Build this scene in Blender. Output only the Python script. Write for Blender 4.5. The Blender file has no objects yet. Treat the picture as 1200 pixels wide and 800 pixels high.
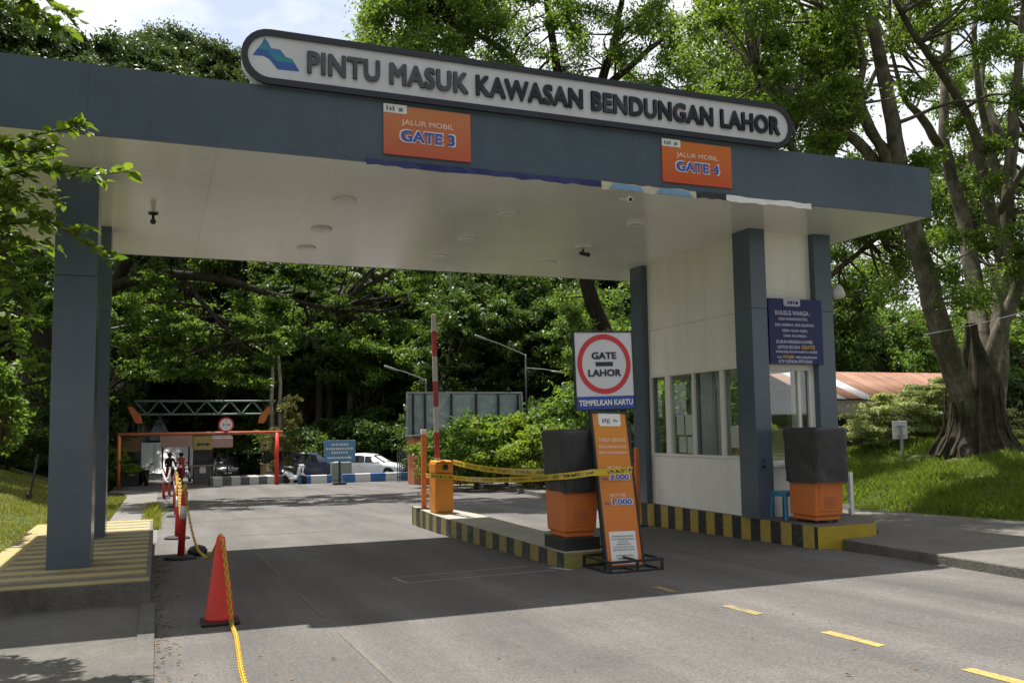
import bpy, math, random
import numpy as np
from mathutils import Vector, Matrix
R = math.radians
S = bpy.context.scene
COL = S.collection
# ---------------------------------------------------------------- camera
YAW, PITCH, ROLL, F, CY = 21.748, 4.744, 0.845, 1039.77, 415.42
def cam_axes():
    y, p, r = R(YAW), R(PITCH), R(ROLL)
    fw = np.array([math.sin(y)*math.cos(p), math.cos(y)*math.cos(p), math.sin(p)])
    rt = np.array([math.cos(y), -math.sin(y), 0.0]); up = np.cross(rt, fw)
    return rt*math.cos(r)-up*math.sin(r), up*math.cos(r)+rt*math.sin(r), fw
RT, UP, FW = cam_axes()
CAM = np.array([0, 0, 1.6])
K = 0.0233                                   # the road falls gently away from the camera
def ray(px, py): return FW+RT*(px-600)/F-UP*(py-CY)/F
def at(px, py, Y):                           # a survey point of the photograph at the distance Y
    d = ray(px, py); return Vector(CAM+d*(Y/d[1]))
def atz(px, py, Z):
    d = ray(px, py); return Vector(CAM+d*((Z-1.6)/d[2]))
def atx(px, py, X):
    d = ray(px, py); return Vector(CAM+d*(X/d[0]))
def atg(px, py):
    d = ray(px, py); return Vector(CAM+d*(-1.6/(d[2]+K*d[1])))
cd = bpy.data.cameras.new('camera'); cam = bpy.data.objects.new('camera', cd); COL.objects.link(cam)
cd.sensor_width = 36; cd.lens = F/1200*36; cd.shift_y = (CY-400)/1200; cd.clip_end = 2000; cd.clip_start = .05
m3 = Matrix((RT, UP, -FW)).transposed()
cam.matrix_world = Matrix.Translation(CAM) @ m3.to_4x4()
S.camera = cam
# ---------------------------------------------------------------- light
SUN = Vector((0.08, -0.315, -1)).normalized()
sd = bpy.data.lights.new('sun', 'SUN'); sd.energy = 5.0; sd.angle = R(.53); sd.color = (1, .965, .91)
so = bpy.data.objects.new('sun', sd); COL.objects.link(so); so.rotation_euler = SUN.to_track_quat('-Z', 'Y').to_euler(); so.location = (0, 0, 60)
W = bpy.data.worlds.new('World'); S.world = W; W.use_nodes = True
wn = W.node_tree; wn.nodes.clear()
def nd(t, typ, **kw):
    n = t.nodes.new(typ)
    for k, v in kw.items(): setattr(n, k, v)
    return n
sky = nd(wn, 'ShaderNodeTexSky', sky_type='NISHITA', sun_disc=False, sun_elevation=R(72), sun_rotation=R(-14.5))
tc = nd(wn, 'ShaderNodeTexCoord'); mp = nd(wn, 'ShaderNodeMapping'); mp.inputs['Scale'].default_value = (1, 1, 2.2)
no = nd(wn, 'ShaderNodeTexNoise'); no.inputs['Scale'].default_value = 3.1; no.inputs['Detail'].default_value = 6; no.inputs['Roughness'].default_value = .55
rp = nd(wn, 'ShaderNodeValToRGB'); rp.color_ramp.elements[0].position = .36; rp.color_ramp.elements[1].position = .50; rp.color_ramp.elements[0].color = (.42, .42, .42, 1)
mx = nd(wn, 'ShaderNodeMix', data_type='RGBA'); mx.inputs['B'].default_value = (6.6, 6.75, 7.0, 1)
bg = nd(wn, 'ShaderNodeBackground'); bg.inputs['Strength'].default_value = .088
wo = nd(wn, 'ShaderNodeOutputWorld')
L = wn.links.new
L(tc.outputs['Generated'], mp.inputs['Vector']); L(mp.outputs[0], no.inputs['Vector']); L(no.outputs['Fac'], rp.inputs[0])
L(rp.outputs[0], mx.inputs['Factor']); L(sky.outputs[0], mx.inputs['A']); L(mx.outputs['Result'], bg.inputs[0]); L(bg.outputs[0], wo.inputs[0])
S.view_settings.view_transform = 'Standard'; S.view_settings.look = 'None'; S.view_settings.exposure = .93; S.view_settings.gamma = 1
S.render.engine = 'CYCLES'; S.cycles.max_bounces = 8; S.cycles.transparent_max_bounces = 16
# ---------------------------------------------------------------- materials
MATS = {}
def mat(name, col, rough=.6, metal=0., var=.12, vscale=3., bump=0., bscale=40., spec=.5, stain=None, coat=0., grain=None, streak=None):
    """plain surface with slow mottling, fine grain and optional dirt patches"""
    if name in MATS: return MATS[name]
    m = bpy.data.materials.new(name); m.use_nodes = True; t = m.node_tree; b = t.nodes['Principled BSDF']; l = t.links.new
    c = nd(t, 'ShaderNodeTexCoord')
    n = nd(t, 'ShaderNodeTexNoise'); n.inputs['Scale'].default_value = vscale; n.inputs['Detail'].default_value = 7; n.inputs['Roughness'].default_value = .65
    l(c.outputs['Object'], n.inputs['Vector'])
    mr = nd(t, 'ShaderNodeMapRange'); mr.inputs['From Min'].default_value = .25; mr.inputs['From Max'].default_value = .75
    mr.inputs['To Min'].default_value = 1-var; mr.inputs['To Max'].default_value = 1+var
    l(n.outputs['Fac'], mr.inputs['Value'])
    x = nd(t, 'ShaderNodeVectorMath', operation='SCALE'); x.inputs[0].default_value = col[:3]; l(mr.outputs[0], x.inputs['Scale'])
    out = x.outputs[0]
    if stain:
        sc, amount, scol = stain
        n2 = nd(t, 'ShaderNodeTexNoise'); n2.inputs['Scale'].default_value = sc; n2.inputs['Detail'].default_value = 9; n2.inputs['Roughness'].default_value = .7
        l(c.outputs['Object'], n2.inputs['Vector'])
        r2 = nd(t, 'ShaderNodeMapRange'); r2.inputs['From Min'].default_value = .5; r2.inputs['From Max'].default_value = .72; r2.inputs['To Max'].default_value = amount
        l(n2.outputs['Fac'], r2.inputs['Value'])
        q = nd(t, 'ShaderNodeMix', data_type='RGBA'); q.inputs['B'].default_value = (*scol, 1); l(out, q.inputs['A']); l(r2.outputs[0], q.inputs['Factor']); out = q.outputs['Result']
    if streak:
        sx_, sy_, sz_, sa = streak; m4 = nd(t, 'ShaderNodeMapping'); m4.inputs['Scale'].default_value = (sx_, sy_, sz_); l(c.outputs['Object'], m4.inputs['Vector'])
        n4 = nd(t, 'ShaderNodeTexNoise'); n4.inputs['Scale'].default_value = 1; n4.inputs['Detail'].default_value = 6; n4.inputs['Roughness'].default_value = .62; l(m4.outputs[0], n4.inputs['Vector'])
        r4 = nd(t, 'ShaderNodeMapRange'); r4.inputs['From Min'].default_value = .3; r4.inputs['From Max'].default_value = .7; r4.inputs['To Min'].default_value = 1-sa; r4.inputs['To Max'].default_value = 1+sa; l(n4.outputs['Fac'], r4.inputs['Value'])
        x4 = nd(t, 'ShaderNodeVectorMath', operation='SCALE'); l(out, x4.inputs[0]); l(r4.outputs[0], x4.inputs['Scale']); out = x4.outputs[0]
    if name == 'asphalt':                          # the darker bands that tyres leave along the lanes
        s5 = nd(t, 'ShaderNodeSeparateXYZ'); l(c.outputs['Object'], s5.inputs[0]); a5 = nd(t, 'ShaderNodeMath', operation='MULTIPLY_ADD'); a5.inputs[1].default_value = 3.7; a5.inputs[2].default_value = .2; l(s5.outputs[0], a5.inputs[0])
        w5 = nd(t, 'ShaderNodeMath', operation='SINE'); l(a5.outputs[0], w5.inputs[0]); e5 = nd(t, 'ShaderNodeMath', operation='MULTIPLY'); l(w5.outputs[0], e5.inputs[0]); l(n.outputs['Fac'], e5.inputs[1])
        r5 = nd(t, 'ShaderNodeMath', operation='MULTIPLY_ADD'); r5.inputs[1].default_value = .16; r5.inputs[2].default_value = 1; l(e5.outputs[0], r5.inputs[0]); x5 = nd(t, 'ShaderNodeVectorMath', operation='SCALE'); l(out, x5.inputs[0]); l(r5.outputs[0], x5.inputs['Scale']); out = x5.outputs[0]
    if grain:
        gs_, ga = grain; n3 = nd(t, 'ShaderNodeTexNoise'); n3.inputs['Scale'].default_value = gs_; n3.inputs['Detail'].default_value = 3; n3.inputs['Roughness'].default_value = .8; l(c.outputs['Object'], n3.inputs['Vector'])
        r3 = nd(t, 'ShaderNodeMapRange'); r3.inputs['From Min'].default_value = .3; r3.inputs['From Max'].default_value = .7; r3.inputs['To Min'].default_value = 1-ga; r3.inputs['To Max'].default_value = 1+ga; l(n3.outputs['Fac'], r3.inputs['Value'])
        x3 = nd(t, 'ShaderNodeVectorMath', operation='SCALE'); l(out, x3.inputs[0]); l(r3.outputs[0], x3.inputs['Scale']); out = x3.outputs[0]
    l(out, b.inputs['Base Color'])
    rr = nd(t, 'ShaderNodeMapRange'); rr.inputs['To Min'].default_value = max(0, rough-.08); rr.inputs['To Max'].default_value = min(1, rough+.08); l(n.outputs['Fac'], rr.inputs['Value']); l(rr.outputs[0], b.inputs['Roughness'])
    b.inputs['Metallic'].default_value = metal; b.inputs['Specular IOR Level'].default_value = spec; b.inputs['Coat Weight'].default_value = coat
    if bump:
        nb = nd(t, 'ShaderNodeTexNoise'); nb.inputs['Scale'].default_value = bscale; nb.inputs['Detail'].default_value = 4; l(c.outputs['Object'], nb.inputs['Vector'])
        bu = nd(t, 'ShaderNodeBump'); bu.inputs['Strength'].default_value = bump; bu.inputs['Distance'].default_value = .02; l(nb.outputs['Fac'], bu.inputs['Height']); l(bu.outputs[0], b.inputs['Normal'])
    MATS[name] = m; return m
def stripes(name, c1, c2, pitch, axis=1, phase=0., wear=.5, worn=(.25, .24, .21), rough=.75):
    """painted bands along one object axis, chipped by noise"""
    m = bpy.data.materials.new(name); m.use_nodes = True; t = m.node_tree; b = t.nodes['Principled BSDF']; l = t.links.new
    c = nd(t, 'ShaderNodeTexCoord'); s = nd(t, 'ShaderNodeSeparateXYZ'); l(c.outputs['Object'], s.inputs[0])
    n = nd(t, 'ShaderNodeTexNoise'); n.inputs['Scale'].default_value = 9; n.inputs['Detail'].default_value = 8; n.inputs['Roughness'].default_value = .7; l(c.outputs['Object'], n.inputs['Vector'])
    a = nd(t, 'ShaderNodeMath', operation='MULTIPLY_ADD'); l(n.outputs['Fac'], a.inputs[0]); a.inputs[1].default_value = .03; l(s.outputs[axis], a.inputs[2])
    d = nd(t, 'ShaderNodeMath', operation='MULTIPLY_ADD'); l(a.outputs[0], d.inputs[0]); d.inputs[1].default_value = 1/pitch; d.inputs[2].default_value = phase+100
    f = nd(t, 'ShaderNodeMath', operation='FRACT'); l(d.outputs[0], f.inputs[0])
    g = nd(t, 'ShaderNodeMath', operation='GREATER_THAN'); l(f.outputs[0], g.inputs[0]); g.inputs[1].default_value = .5
    q = nd(t, 'ShaderNodeMix', data_type='RGBA'); q.inputs['A'].default_value = (*c1, 1); q.inputs['B'].default_value = (*c2, 1); l(g.outputs[0], q.inputs['Factor'])
    r2 = nd(t, 'ShaderNodeMapRange'); r2.inputs['From Min'].default_value = .48; r2.inputs['From Max'].default_value = .7; r2.inputs['To Max'].default_value = wear; l(n.outputs['Fac'], r2.inputs['Value'])
    q2 = nd(t, 'ShaderNodeMix', data_type='RGBA'); q2.inputs['B'].default_value = (*worn, 1); l(q.outputs['Result'], q2.inputs['A']); l(r2.outputs[0], q2.inputs['Factor'])
    l(q2.outputs['Result'], b.inputs['Base Color']); b.inputs['Roughness'].default_value = rough
    return m
def barkmat(name, c1, c2, zs=.22, sc=9., moss=None, depth=.05):
    m = bpy.data.materials.new(name); m.use_nodes = True; t = m.node_tree; b = t.nodes['Principled BSDF']; l = t.links.new
    c = nd(t, 'ShaderNodeTexCoord'); mp = nd(t, 'ShaderNodeMapping'); mp.inputs['Scale'].default_value = (1, 1, zs); l(c.outputs['Object'], mp.inputs['Vector'])
    n = nd(t, 'ShaderNodeTexNoise'); n.inputs['Scale'].default_value = sc; n.inputs['Detail'].default_value = 8; n.inputs['Roughness'].default_value = .72; n.inputs['Distortion'].default_value = .6; l(mp.outputs[0], n.inputs['Vector'])
    r = nd(t, 'ShaderNodeMapRange'); r.inputs['From Min'].default_value = .34; r.inputs['From Max'].default_value = .68; l(n.outputs['Fac'], r.inputs['Value'])
    q = nd(t, 'ShaderNodeMix', data_type='RGBA'); q.inputs['A'].default_value = (*c1, 1); q.inputs['B'].default_value = (*c2, 1); l(r.outputs[0], q.inputs['Factor']); out = q.outputs['Result']
    if moss:
        n2 = nd(t, 'ShaderNodeTexNoise'); n2.inputs['Scale'].default_value = 1.3; n2.inputs['Detail'].default_value = 9; n2.inputs['Roughness'].default_value = .7; l(c.outputs['Object'], n2.inputs['Vector'])
        r2 = nd(t, 'ShaderNodeMapRange'); r2.inputs['From Min'].default_value = .46; r2.inputs['From Max'].default_value = .6; r2.inputs['To Max'].default_value = .85; l(n2.outputs['Fac'], r2.inputs['Value'])
        q2 = nd(t, 'ShaderNodeMix', data_type='RGBA'); q2.inputs['B'].default_value = (*moss, 1); l(out, q2.inputs['A']); l(r2.outputs[0], q2.inputs['Factor']); out = q2.outputs['Result']
    l(out, b.inputs['Base Color']); b.inputs['Roughness'].default_value = .95; b.inputs['Specular IOR Level'].default_value = .15
    bu = nd(t, 'ShaderNodeBump'); bu.inputs['Strength'].default_value = 1; bu.inputs['Distance'].default_value = depth; l(n.outputs['Fac'], bu.inputs['Height']); l(bu.outputs[0], b.inputs['Normal']); return m
def printed(name, c_top, c_bot, z0, z1, rough=.35):
    """a print whose ink runs from one colour at its top to another at its foot"""
    m = bpy.data.materials.new(name); m.use_nodes = True; t = m.node_tree; b = t.nodes['Principled BSDF']; l = t.links.new
    c = nd(t, 'ShaderNodeTexCoord'); s = nd(t, 'ShaderNodeSeparateXYZ'); l(c.outputs['Object'], s.inputs[0])
    r = nd(t, 'ShaderNodeMapRange'); r.inputs['From Min'].default_value = z0; r.inputs['From Max'].default_value = z1; l(s.outputs[2], r.inputs['Value'])
    q = nd(t, 'ShaderNodeMix', data_type='RGBA'); q.inputs['A'].default_value = (*c_bot, 1); q.inputs['B'].default_value = (*c_top, 1); l(r.outputs[0], q.inputs['Factor'])
    l(q.outputs['Result'], b.inputs['Base Color']); b.inputs['Roughness'].default_value = rough; return m
def leafmat(name, c1, c2, trans=.4, tint=1.7, gloss=.45):
    m = bpy.data.materials.new(name); m.use_nodes = True; t = m.node_tree; b = t.nodes['Principled BSDF']; l = t.links.new
    g = nd(t, 'ShaderNodeNewGeometry'); oi = nd(t, 'ShaderNodeObjectInfo')
    a = nd(t, 'ShaderNodeMath', operation='MULTIPLY_ADD'); a.inputs[1].default_value = .65; l(g.outputs['Random Per Island'], a.inputs[0])
    a2 = nd(t, 'ShaderNodeMath', operation='MULTIPLY'); a2.inputs[1].default_value = .35; l(oi.outputs['Random'], a2.inputs[0]); l(a2.outputs[0], a.inputs[2])
    q = nd(t, 'ShaderNodeMix', data_type='RGBA'); q.inputs['A'].default_value = (*c1, 1); q.inputs['B'].default_value = (*c2, 1); l(a.outputs[0], q.inputs['Factor'])
    l(q.outputs['Result'], b.inputs['Base Color']); b.inputs['Roughness'].default_value = gloss; b.inputs['Specular IOR Level'].default_value = .28
    x = nd(t, 'ShaderNodeVectorMath', operation='MULTIPLY'); x.inputs[1].default_value = (tint*1.15, tint, tint*.5); l(q.outputs['Result'], x.inputs[0])
    tr = nd(t, 'ShaderNodeBsdfTranslucent'); l(x.outputs[0], tr.inputs['Color'])
    ms = nd(t, 'ShaderNodeMixShader'); ms.inputs[0].default_value = trans; l(b.outputs[0], ms.inputs[1]); l(tr.outputs[0], ms.inputs[2])
    l(ms.outputs[0], t.nodes['Material Output'].inputs['Surface']); return m
def glassmat(name, tint=(.93, .95, .94), refl=1.):
    m = bpy.data.materials.new(name); m.use_nodes = True; t = m.node_tree; l = t.links.new; t.nodes.remove(t.nodes['Principled BSDF'])
    lw = nd(t, 'ShaderNodeLayerWeight'); lw.inputs['Blend'].default_value = .5; pw = nd(t, 'ShaderNodeMath', operation='POWER'); pw.inputs[1].default_value = 4; l(lw.outputs['Facing'], pw.inputs[0])
    fr = nd(t, 'ShaderNodeMath', operation='MULTIPLY_ADD'); fr.inputs[1].default_value = .9; fr.inputs[2].default_value = .07; l(pw.outputs[0], fr.inputs[0])
    tr = nd(t, 'ShaderNodeBsdfTransparent'); tr.inputs[0].default_value = (*tint, 1)
    gl = nd(t, 'ShaderNodeBsdfGlossy'); gl.inputs['Roughness'].default_value = .02; gl.inputs[0].default_value = (refl, refl, refl, 1)
    ms = nd(t, 'ShaderNodeMixShader'); l(fr.outputs[0], ms.inputs[0]); l(tr.outputs[0], ms.inputs[1]); l(gl.outputs[0], ms.inputs[2])
    l(ms.outputs[0], t.nodes['Material Output'].inputs['Surface']); return m
M = dict(
 asphalt=mat('asphalt', (.092, .0845, .0775), .85, var=.16, vscale=1.1, bump=.7, bscale=70, stain=(.5, .6, (.062, .056, .052)), grain=(38, .45), streak=(1.5, .16, 1, .30)),
 concrete=mat('concrete', (.110, .100, .085), .85, var=.22, vscale=2.5, bump=.4, bscale=40, stain=(.9, .75, (.06, .055, .043)), grain=(30, .3)),
 oldconcrete=mat('old_concrete', (.125, .117, .10), .9, var=.28, vscale=2.2, bump=.45, bscale=40, stain=(1.7, .85, (.05, .048, .04)), grain=(30, .25)),
 earth=mat('earth', (.075, .085, .032), 1., spec=.05, var=.35, vscale=1.1, bump=.4, bscale=20, stain=(.6, .6, (.10, .085, .05))),
 acp=mat('grey_cladding', (.082, .109, .142), .24, var=.08, vscale=.7, spec=.5, stain=(.9, .3, (.052, .073, .10)), streak=(1.7, 1.7, .3, .09)),
 groove=mat('joint_backing', (.02, .022, .025), .8),  # groove: dark backing behind the open panel joints
 soffit=mat('soffit_panel', (.88, .87, .87), .16, var=.05, vscale=.5, spec=.5, stain=(.8, .35, (.66, .63, .59))),
 cream=mat('cream_panel', (.84, .82, .75), .2, var=.05, vscale=.9, stain=(1.3, .2, (.64, .6, .5)), streak=(4, 4, .4, .06)),
 lowwall=mat('lower_wall_panel', (.80, .79, .75), .4, var=.05, vscale=1.2, stain=(1.9, .3, (.5, .42, .33)), streak=(2.2, 2.2, .4, .05)),
 white=mat('white_paint', (.74, .74, .72), .5, var=.06),
 frame=mat('white_window_frame', (.74, .72, .66), .4, var=.04),
 signwhite=mat('sign_white', (.62, .62, .66), .42, var=.10, vscale=2.0, stain=(1.7, .4, (.5, .5, .55))),
 signblack=mat('sign_black', (.018, .02, .03), .4),
 letter=mat('sign_letter', (.02, .022, .032), .3, var=.3, vscale=2.2, stain=(2.2, .55, (.11, .11, .14))),
 black=mat('black_paint', (.018, .018, .02), .5, var=.3),
 cover=mat('black_fabric', (.026, .026, .030), .5, var=.3, vscale=4, bump=1., bscale=5, stain=(2.5, .5, (.045, .043, .04))),
 orange=mat('orange_paint', (.62, .17, .035), .45, var=.12, vscale=3, stain=(3, .25, (.35, .1, .04))),
 barrier=mat('barrier_orange', (.72, .25, .02), .42, var=.08),
 rust=mat('rusty_orange', (.42, .12, .05), .7, var=.35, vscale=4),
 red=mat('sign_red', (.55, .03, .04), .45), blue=mat('sign_blue', (.02, .07, .34), .42),
 navy=mat('navy_print', (.006, .011, .10), .45, var=.12), roadblue=mat('road_sign_blue', (.10, .24, .42), .5, var=.12, vscale=6),
 txtblue=mat('text_blue', (.04, .09, .42), .5), txtwhite=mat('text_white', (.72, .70, .68), .5), txtpeach=mat('text_pale', (.78, .55, .42), .5), txtgold=mat('text_gold', (.62, .36, .08), .5), txtblack=mat('text_black', (.02, .02, .025), .5), txtlav=mat('text_lavender', (.52, .50, .68), .5), txtgrey=mat('text_grey', (.16, .17, .22), .6),
 teal=mat('logo_teal', (.03, .25, .27), .4), logoblue=mat('logo_blue', (.03, .10, .36), .4), logosky=mat('logo_sky', (.03, .19, .38), .4),
 cone=mat('cone_red', (.62, .035, .02), .5, var=.15), reflect=mat('reflective_white', (.66, .62, .62), .4), yellow=mat('yellow_plastic', (.48, .31, .02), .45, var=.12),
 rubber=mat('rubber', (.016, .016, .017), .8, var=.25), lampgrey=mat('lamp_grey', (.20, .21, .21), .5, .2, var=.15), steel=mat('galvanised_steel', (.42, .43, .44), .45, .7, var=.15), darksteel=mat('dark_steel', (.03, .035, .035), .5, .3, var=.2),
 bark=mat('bark', (.105, .088, .066), .95, var=.4, vscale=3, bump=1., bscale=14, stain=(1.5, .6, (.045, .055, .028))),
 palebark=mat('pale_bark', (.29, .26, .21), .95, var=.35, vscale=3, bump=.8, bscale=12, stain=(1.1, .7, (.10, .105, .06))),
 darkbark=mat('dark_bark', (.04, .034, .026), .95, var=.4, vscale=3, bump=1., bscale=10),
 mossbark=mat('mossy_bark', (.125, .108, .08), .95, var=.5, vscale=2.2, bump=1., bscale=7, stain=(.9, .75, (.035, .042, .022))),
 stool=mat('stool_blue', (.05, .22, .36), .4), tyre=mat('tyre', (.015, .015, .016), .8), chrome=mat('rim_metal', (.5, .5, .52), .3, .8),
 carwhite=mat('car_white', (.76, .77, .78), .25, coat=.6, var=.03), cardark=mat('car_dark', (.03, .035, .035), .25, coat=.6), carnavy=mat('van_navy', (.02, .024, .06), .3, coat=.5), lens=mat('headlamp_lens', (.7, .72, .75), .1),
 carglass=mat('car_glass', (.012, .014, .016), .08, var=.02), skin=mat('skin', (.30, .17, .11), .55), shirt=mat('red_shirt', (.42, .09, .08), .8), jacket=mat('dark_jacket', (.02, .02, .025), .8), trousers=mat('dark_trousers', (.03, .035, .05), .85), paleshirt=mat('pale_shirt', (.55, .5, .48), .8),
 billboard=mat('billboard_back', (.29, .35, .37), .55, .15, var=.25, vscale=3, bump=.6, bscale=6, stain=(1.7, .5, (.42, .47, .48))),
 brick=mat('hut_orange', (.55, .20, .09), .8, var=.15), beige=mat('beige_wall', (.33, .27, .19), .8, var=.1), pink=mat('pink_eaves', (.55, .34, .29), .7), ochre=mat('ochre_panel', (.36, .26, .09), .7), slate=mat('slate_roof', (.25, .29, .34), .6), paper=mat('paper', (.72, .72, .70), .8, var=.04),
 lampglass=mat('lamp_cover', (.62, .56, .46), .4), green=mat('truss_green', (.13, .20, .16), .55, var=.15), fence=mat('fence_green', (.05, .09, .085), .6),
 curtain=mat('curtain', (.5, .53, .55), .85), glass=glassmat('window_glass'), darkin=mat('interior_floor', (.42, .40, .35), .8),  # darkin: even grey-beige of the booth floor
 greybox=mat('grey_green_box', (.22, .24, .21), .8, var=.25), banana=mat('dry_leaf', (.15, .095, .045), .8, var=.4),
)
M['bark'] = barkmat('furrowed_bark', (.045, .036, .026), (.15, .125, .095)); M['darkbark'] = barkmat('dark_furrowed_bark', (.018, .015, .011), (.055, .046, .035)); M['palebark'] = barkmat('pale_smooth_bark', (.15, .13, .10), (.33, .30, .24), .5, 6, (.09, .10, .06), .02)
M['limbbark'] = barkmat('grey_limb_bark', (.07, .06, .046), (.235, .205, .16), .35, 6, (.06, .062, .035), .035); M['mossbark'] = barkmat('mossy_old_bark', (.03, .026, .02), (.12, .10, .075), .3, 7, (.032, .042, .018), .09); M['floor'] = mat('forest_floor', (.012, .017, .006), 1., spec=0., var=.4, bump=.4)
M['kerb'] = stripes('kerb_black_yellow', (.02, .02, .02), (.40, .29, .045), .513, 1, .32, .55, (.13, .12, .09))
M['kerbold'] = stripes('kerb_faded_yellow', (.035, .034, .03), (.26, .21, .06), .62, 1, .1, .85, (.15, .14, .10))
M['plinthyellow'] = mat('kerb_yellow', (.42, .30, .02), .7, var=.15, vscale=4, stain=(3, .5, (.2, .15, .04)))
M['platpaint'] = stripes('platform_bands', (.135, .11, .065), (.34, .27, .10), .50, 1, .3, .75, (.30, .27, .20))
M['platedge'] = mat('platform_yellow_edge', (.30, .24, .09), .8, var=.2, vscale=5, stain=(2.5, .85, (.19, .17, .12)))
M['bluewhite'] = stripes('kerb_blue_white', (.03, .13, .36), (.62, .62, .60), 1.62, 0, .1, .35, (.35, .35, .33))
M['greywhite'] = stripes('kerb_grey_white', (.10, .10, .10), (.50, .49, .45), .9, 0, .3, .5)
M['arm'] = stripes('arm_red_white', (.62, .58, .56), (.50, .03, .045), 1.02, 2, .42, .25, (.5, .46, .44), .4)
def tapemat():
    m = bpy.data.materials.new('caution_tape'); m.use_nodes = True; t = m.node_tree; b = t.nodes['Principled BSDF']; l = t.links.new
    u = nd(t, 'ShaderNodeUVMap'); mp = nd(t, 'ShaderNodeMapping'); mp.inputs['Scale'].default_value = (26, 3.2, 1); l(u.outputs[0], mp.inputs['Vector'])
    n = nd(t, 'ShaderNodeTexNoise'); n.inputs['Scale'].default_value = 1; n.inputs['Detail'].default_value = 2; l(mp.outputs[0], n.inputs['Vector'])
    g1 = nd(t, 'ShaderNodeMath', operation='GREATER_THAN'); g1.inputs[1].default_value = .5; l(n.outputs['Fac'], g1.inputs[0])
    s = nd(t, 'ShaderNodeSeparateXYZ'); l(u.outputs[0], s.inputs[0]); d = nd(t, 'ShaderNodeMath', operation='SUBTRACT'); d.inputs[1].default_value = .5; l(s.outputs[1], d.inputs[0]); ab = nd(t, 'ShaderNodeMath', operation='ABSOLUTE'); l(d.outputs[0], ab.inputs[0])
    g2 = nd(t, 'ShaderNodeMath', operation='LESS_THAN'); g2.inputs[1].default_value = .24; l(ab.outputs[0], g2.inputs[0])
    w = nd(t, 'ShaderNodeMath', operation='MULTIPLY'); w.inputs[1].default_value = 1.1; l(s.outputs[0], w.inputs[0]); fr = nd(t, 'ShaderNodeMath', operation='FRACT'); l(w.outputs[0], fr.inputs[0]); g3 = nd(t, 'ShaderNodeMath', operation='LESS_THAN'); g3.inputs[1].default_value = .78; l(fr.outputs[0], g3.inputs[0])
    a = nd(t, 'ShaderNodeMath', operation='MULTIPLY'); l(g1.outputs[0], a.inputs[0]); l(g2.outputs[0], a.inputs[1]); a2 = nd(t, 'ShaderNodeMath', operation='MULTIPLY'); l(a.outputs[0], a2.inputs[0]); l(g3.outputs[0], a2.inputs[1])
    q = nd(t, 'ShaderNodeMix', data_type='RGBA'); q.inputs['A'].default_value = (.62, .44, .025, 1); q.inputs['B'].default_value = (.03, .028, .02, 1); l(a2.outputs[0], q.inputs['Factor']); l(q.outputs['Result'], b.inputs['Base Color']); b.inputs['Roughness'].default_value = .3; return m
M['tape'] = tapemat()
M['dash'] = mat('lane_yellow', (.36, .245, .06), .85, var=.25, vscale=6, stain=(7, .9, (.10, .09, .075)), grain=(38, .35))
M['dashworn'] = mat('lane_yellow_worn', (.24, .18, .07), .85, var=.25, vscale=6, stain=(5, 1., (.095, .087, .08)), grain=(38, .35))
M['faint'] = mat('worn_line', (.108, .096, .078), .85, var=.2, stain=(5, .97, (.098, .088, .078)), grain=(38, .35))
M['loop'] = mat('loop_sealant', (.30, .28, .26), .8, var=.2, stain=(3, .9, (.10, .09, .082)))
M['roof'] = stripes('rusty_roof', (.36, .17, .09), (.30, .12, .055), 1.5, 0, 0, .6, (.45, .33, .26), .7)
M['grass'] = leafmat('grass_blades', (.05, .10, .012), (.17, .24, .035), .4, 1.6, .6)
M['lawn'] = leafmat('lawn_blades', (.10, .14, .02), (.24, .27, .05), .35, 1.5, .6)
M['leaf_dark'] = leafmat('dark_leaves', (.018, .044, .011), (.072, .125, .026), .4, 2.)
M['leaf_mid'] = leafmat('mid_leaves', (.026, .064, .010), (.10, .165, .026), .46, 2.)
M['leaf_light'] = leafmat('light_leaves', (.034, .084, .016), (.125, .20, .042), .46, 1.95)
M['leaf_dull'] = leafmat('dull_leaves', (.020, .042, .014), (.062, .10, .030), .32, 1.6)
M['leaf_yellow'] = leafmat('yellow_green_leaves', (.065, .135, .015), (.19, .26, .035), .45)
M['leaf_pale'] = leafmat('pale_frond_leaves', (.20, .27, .11), (.38, .45, .21), .4, 1.3)
M['leaf_near'] = leafmat('glossy_leaves', (.05, .10, .012), (.14, .21, .03), .42, 1.9, .42)
M['leaf_olive'] = leafmat('olive_leaves', (.06, .075, .02), (.15, .16, .05), .35, 1.4)
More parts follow.
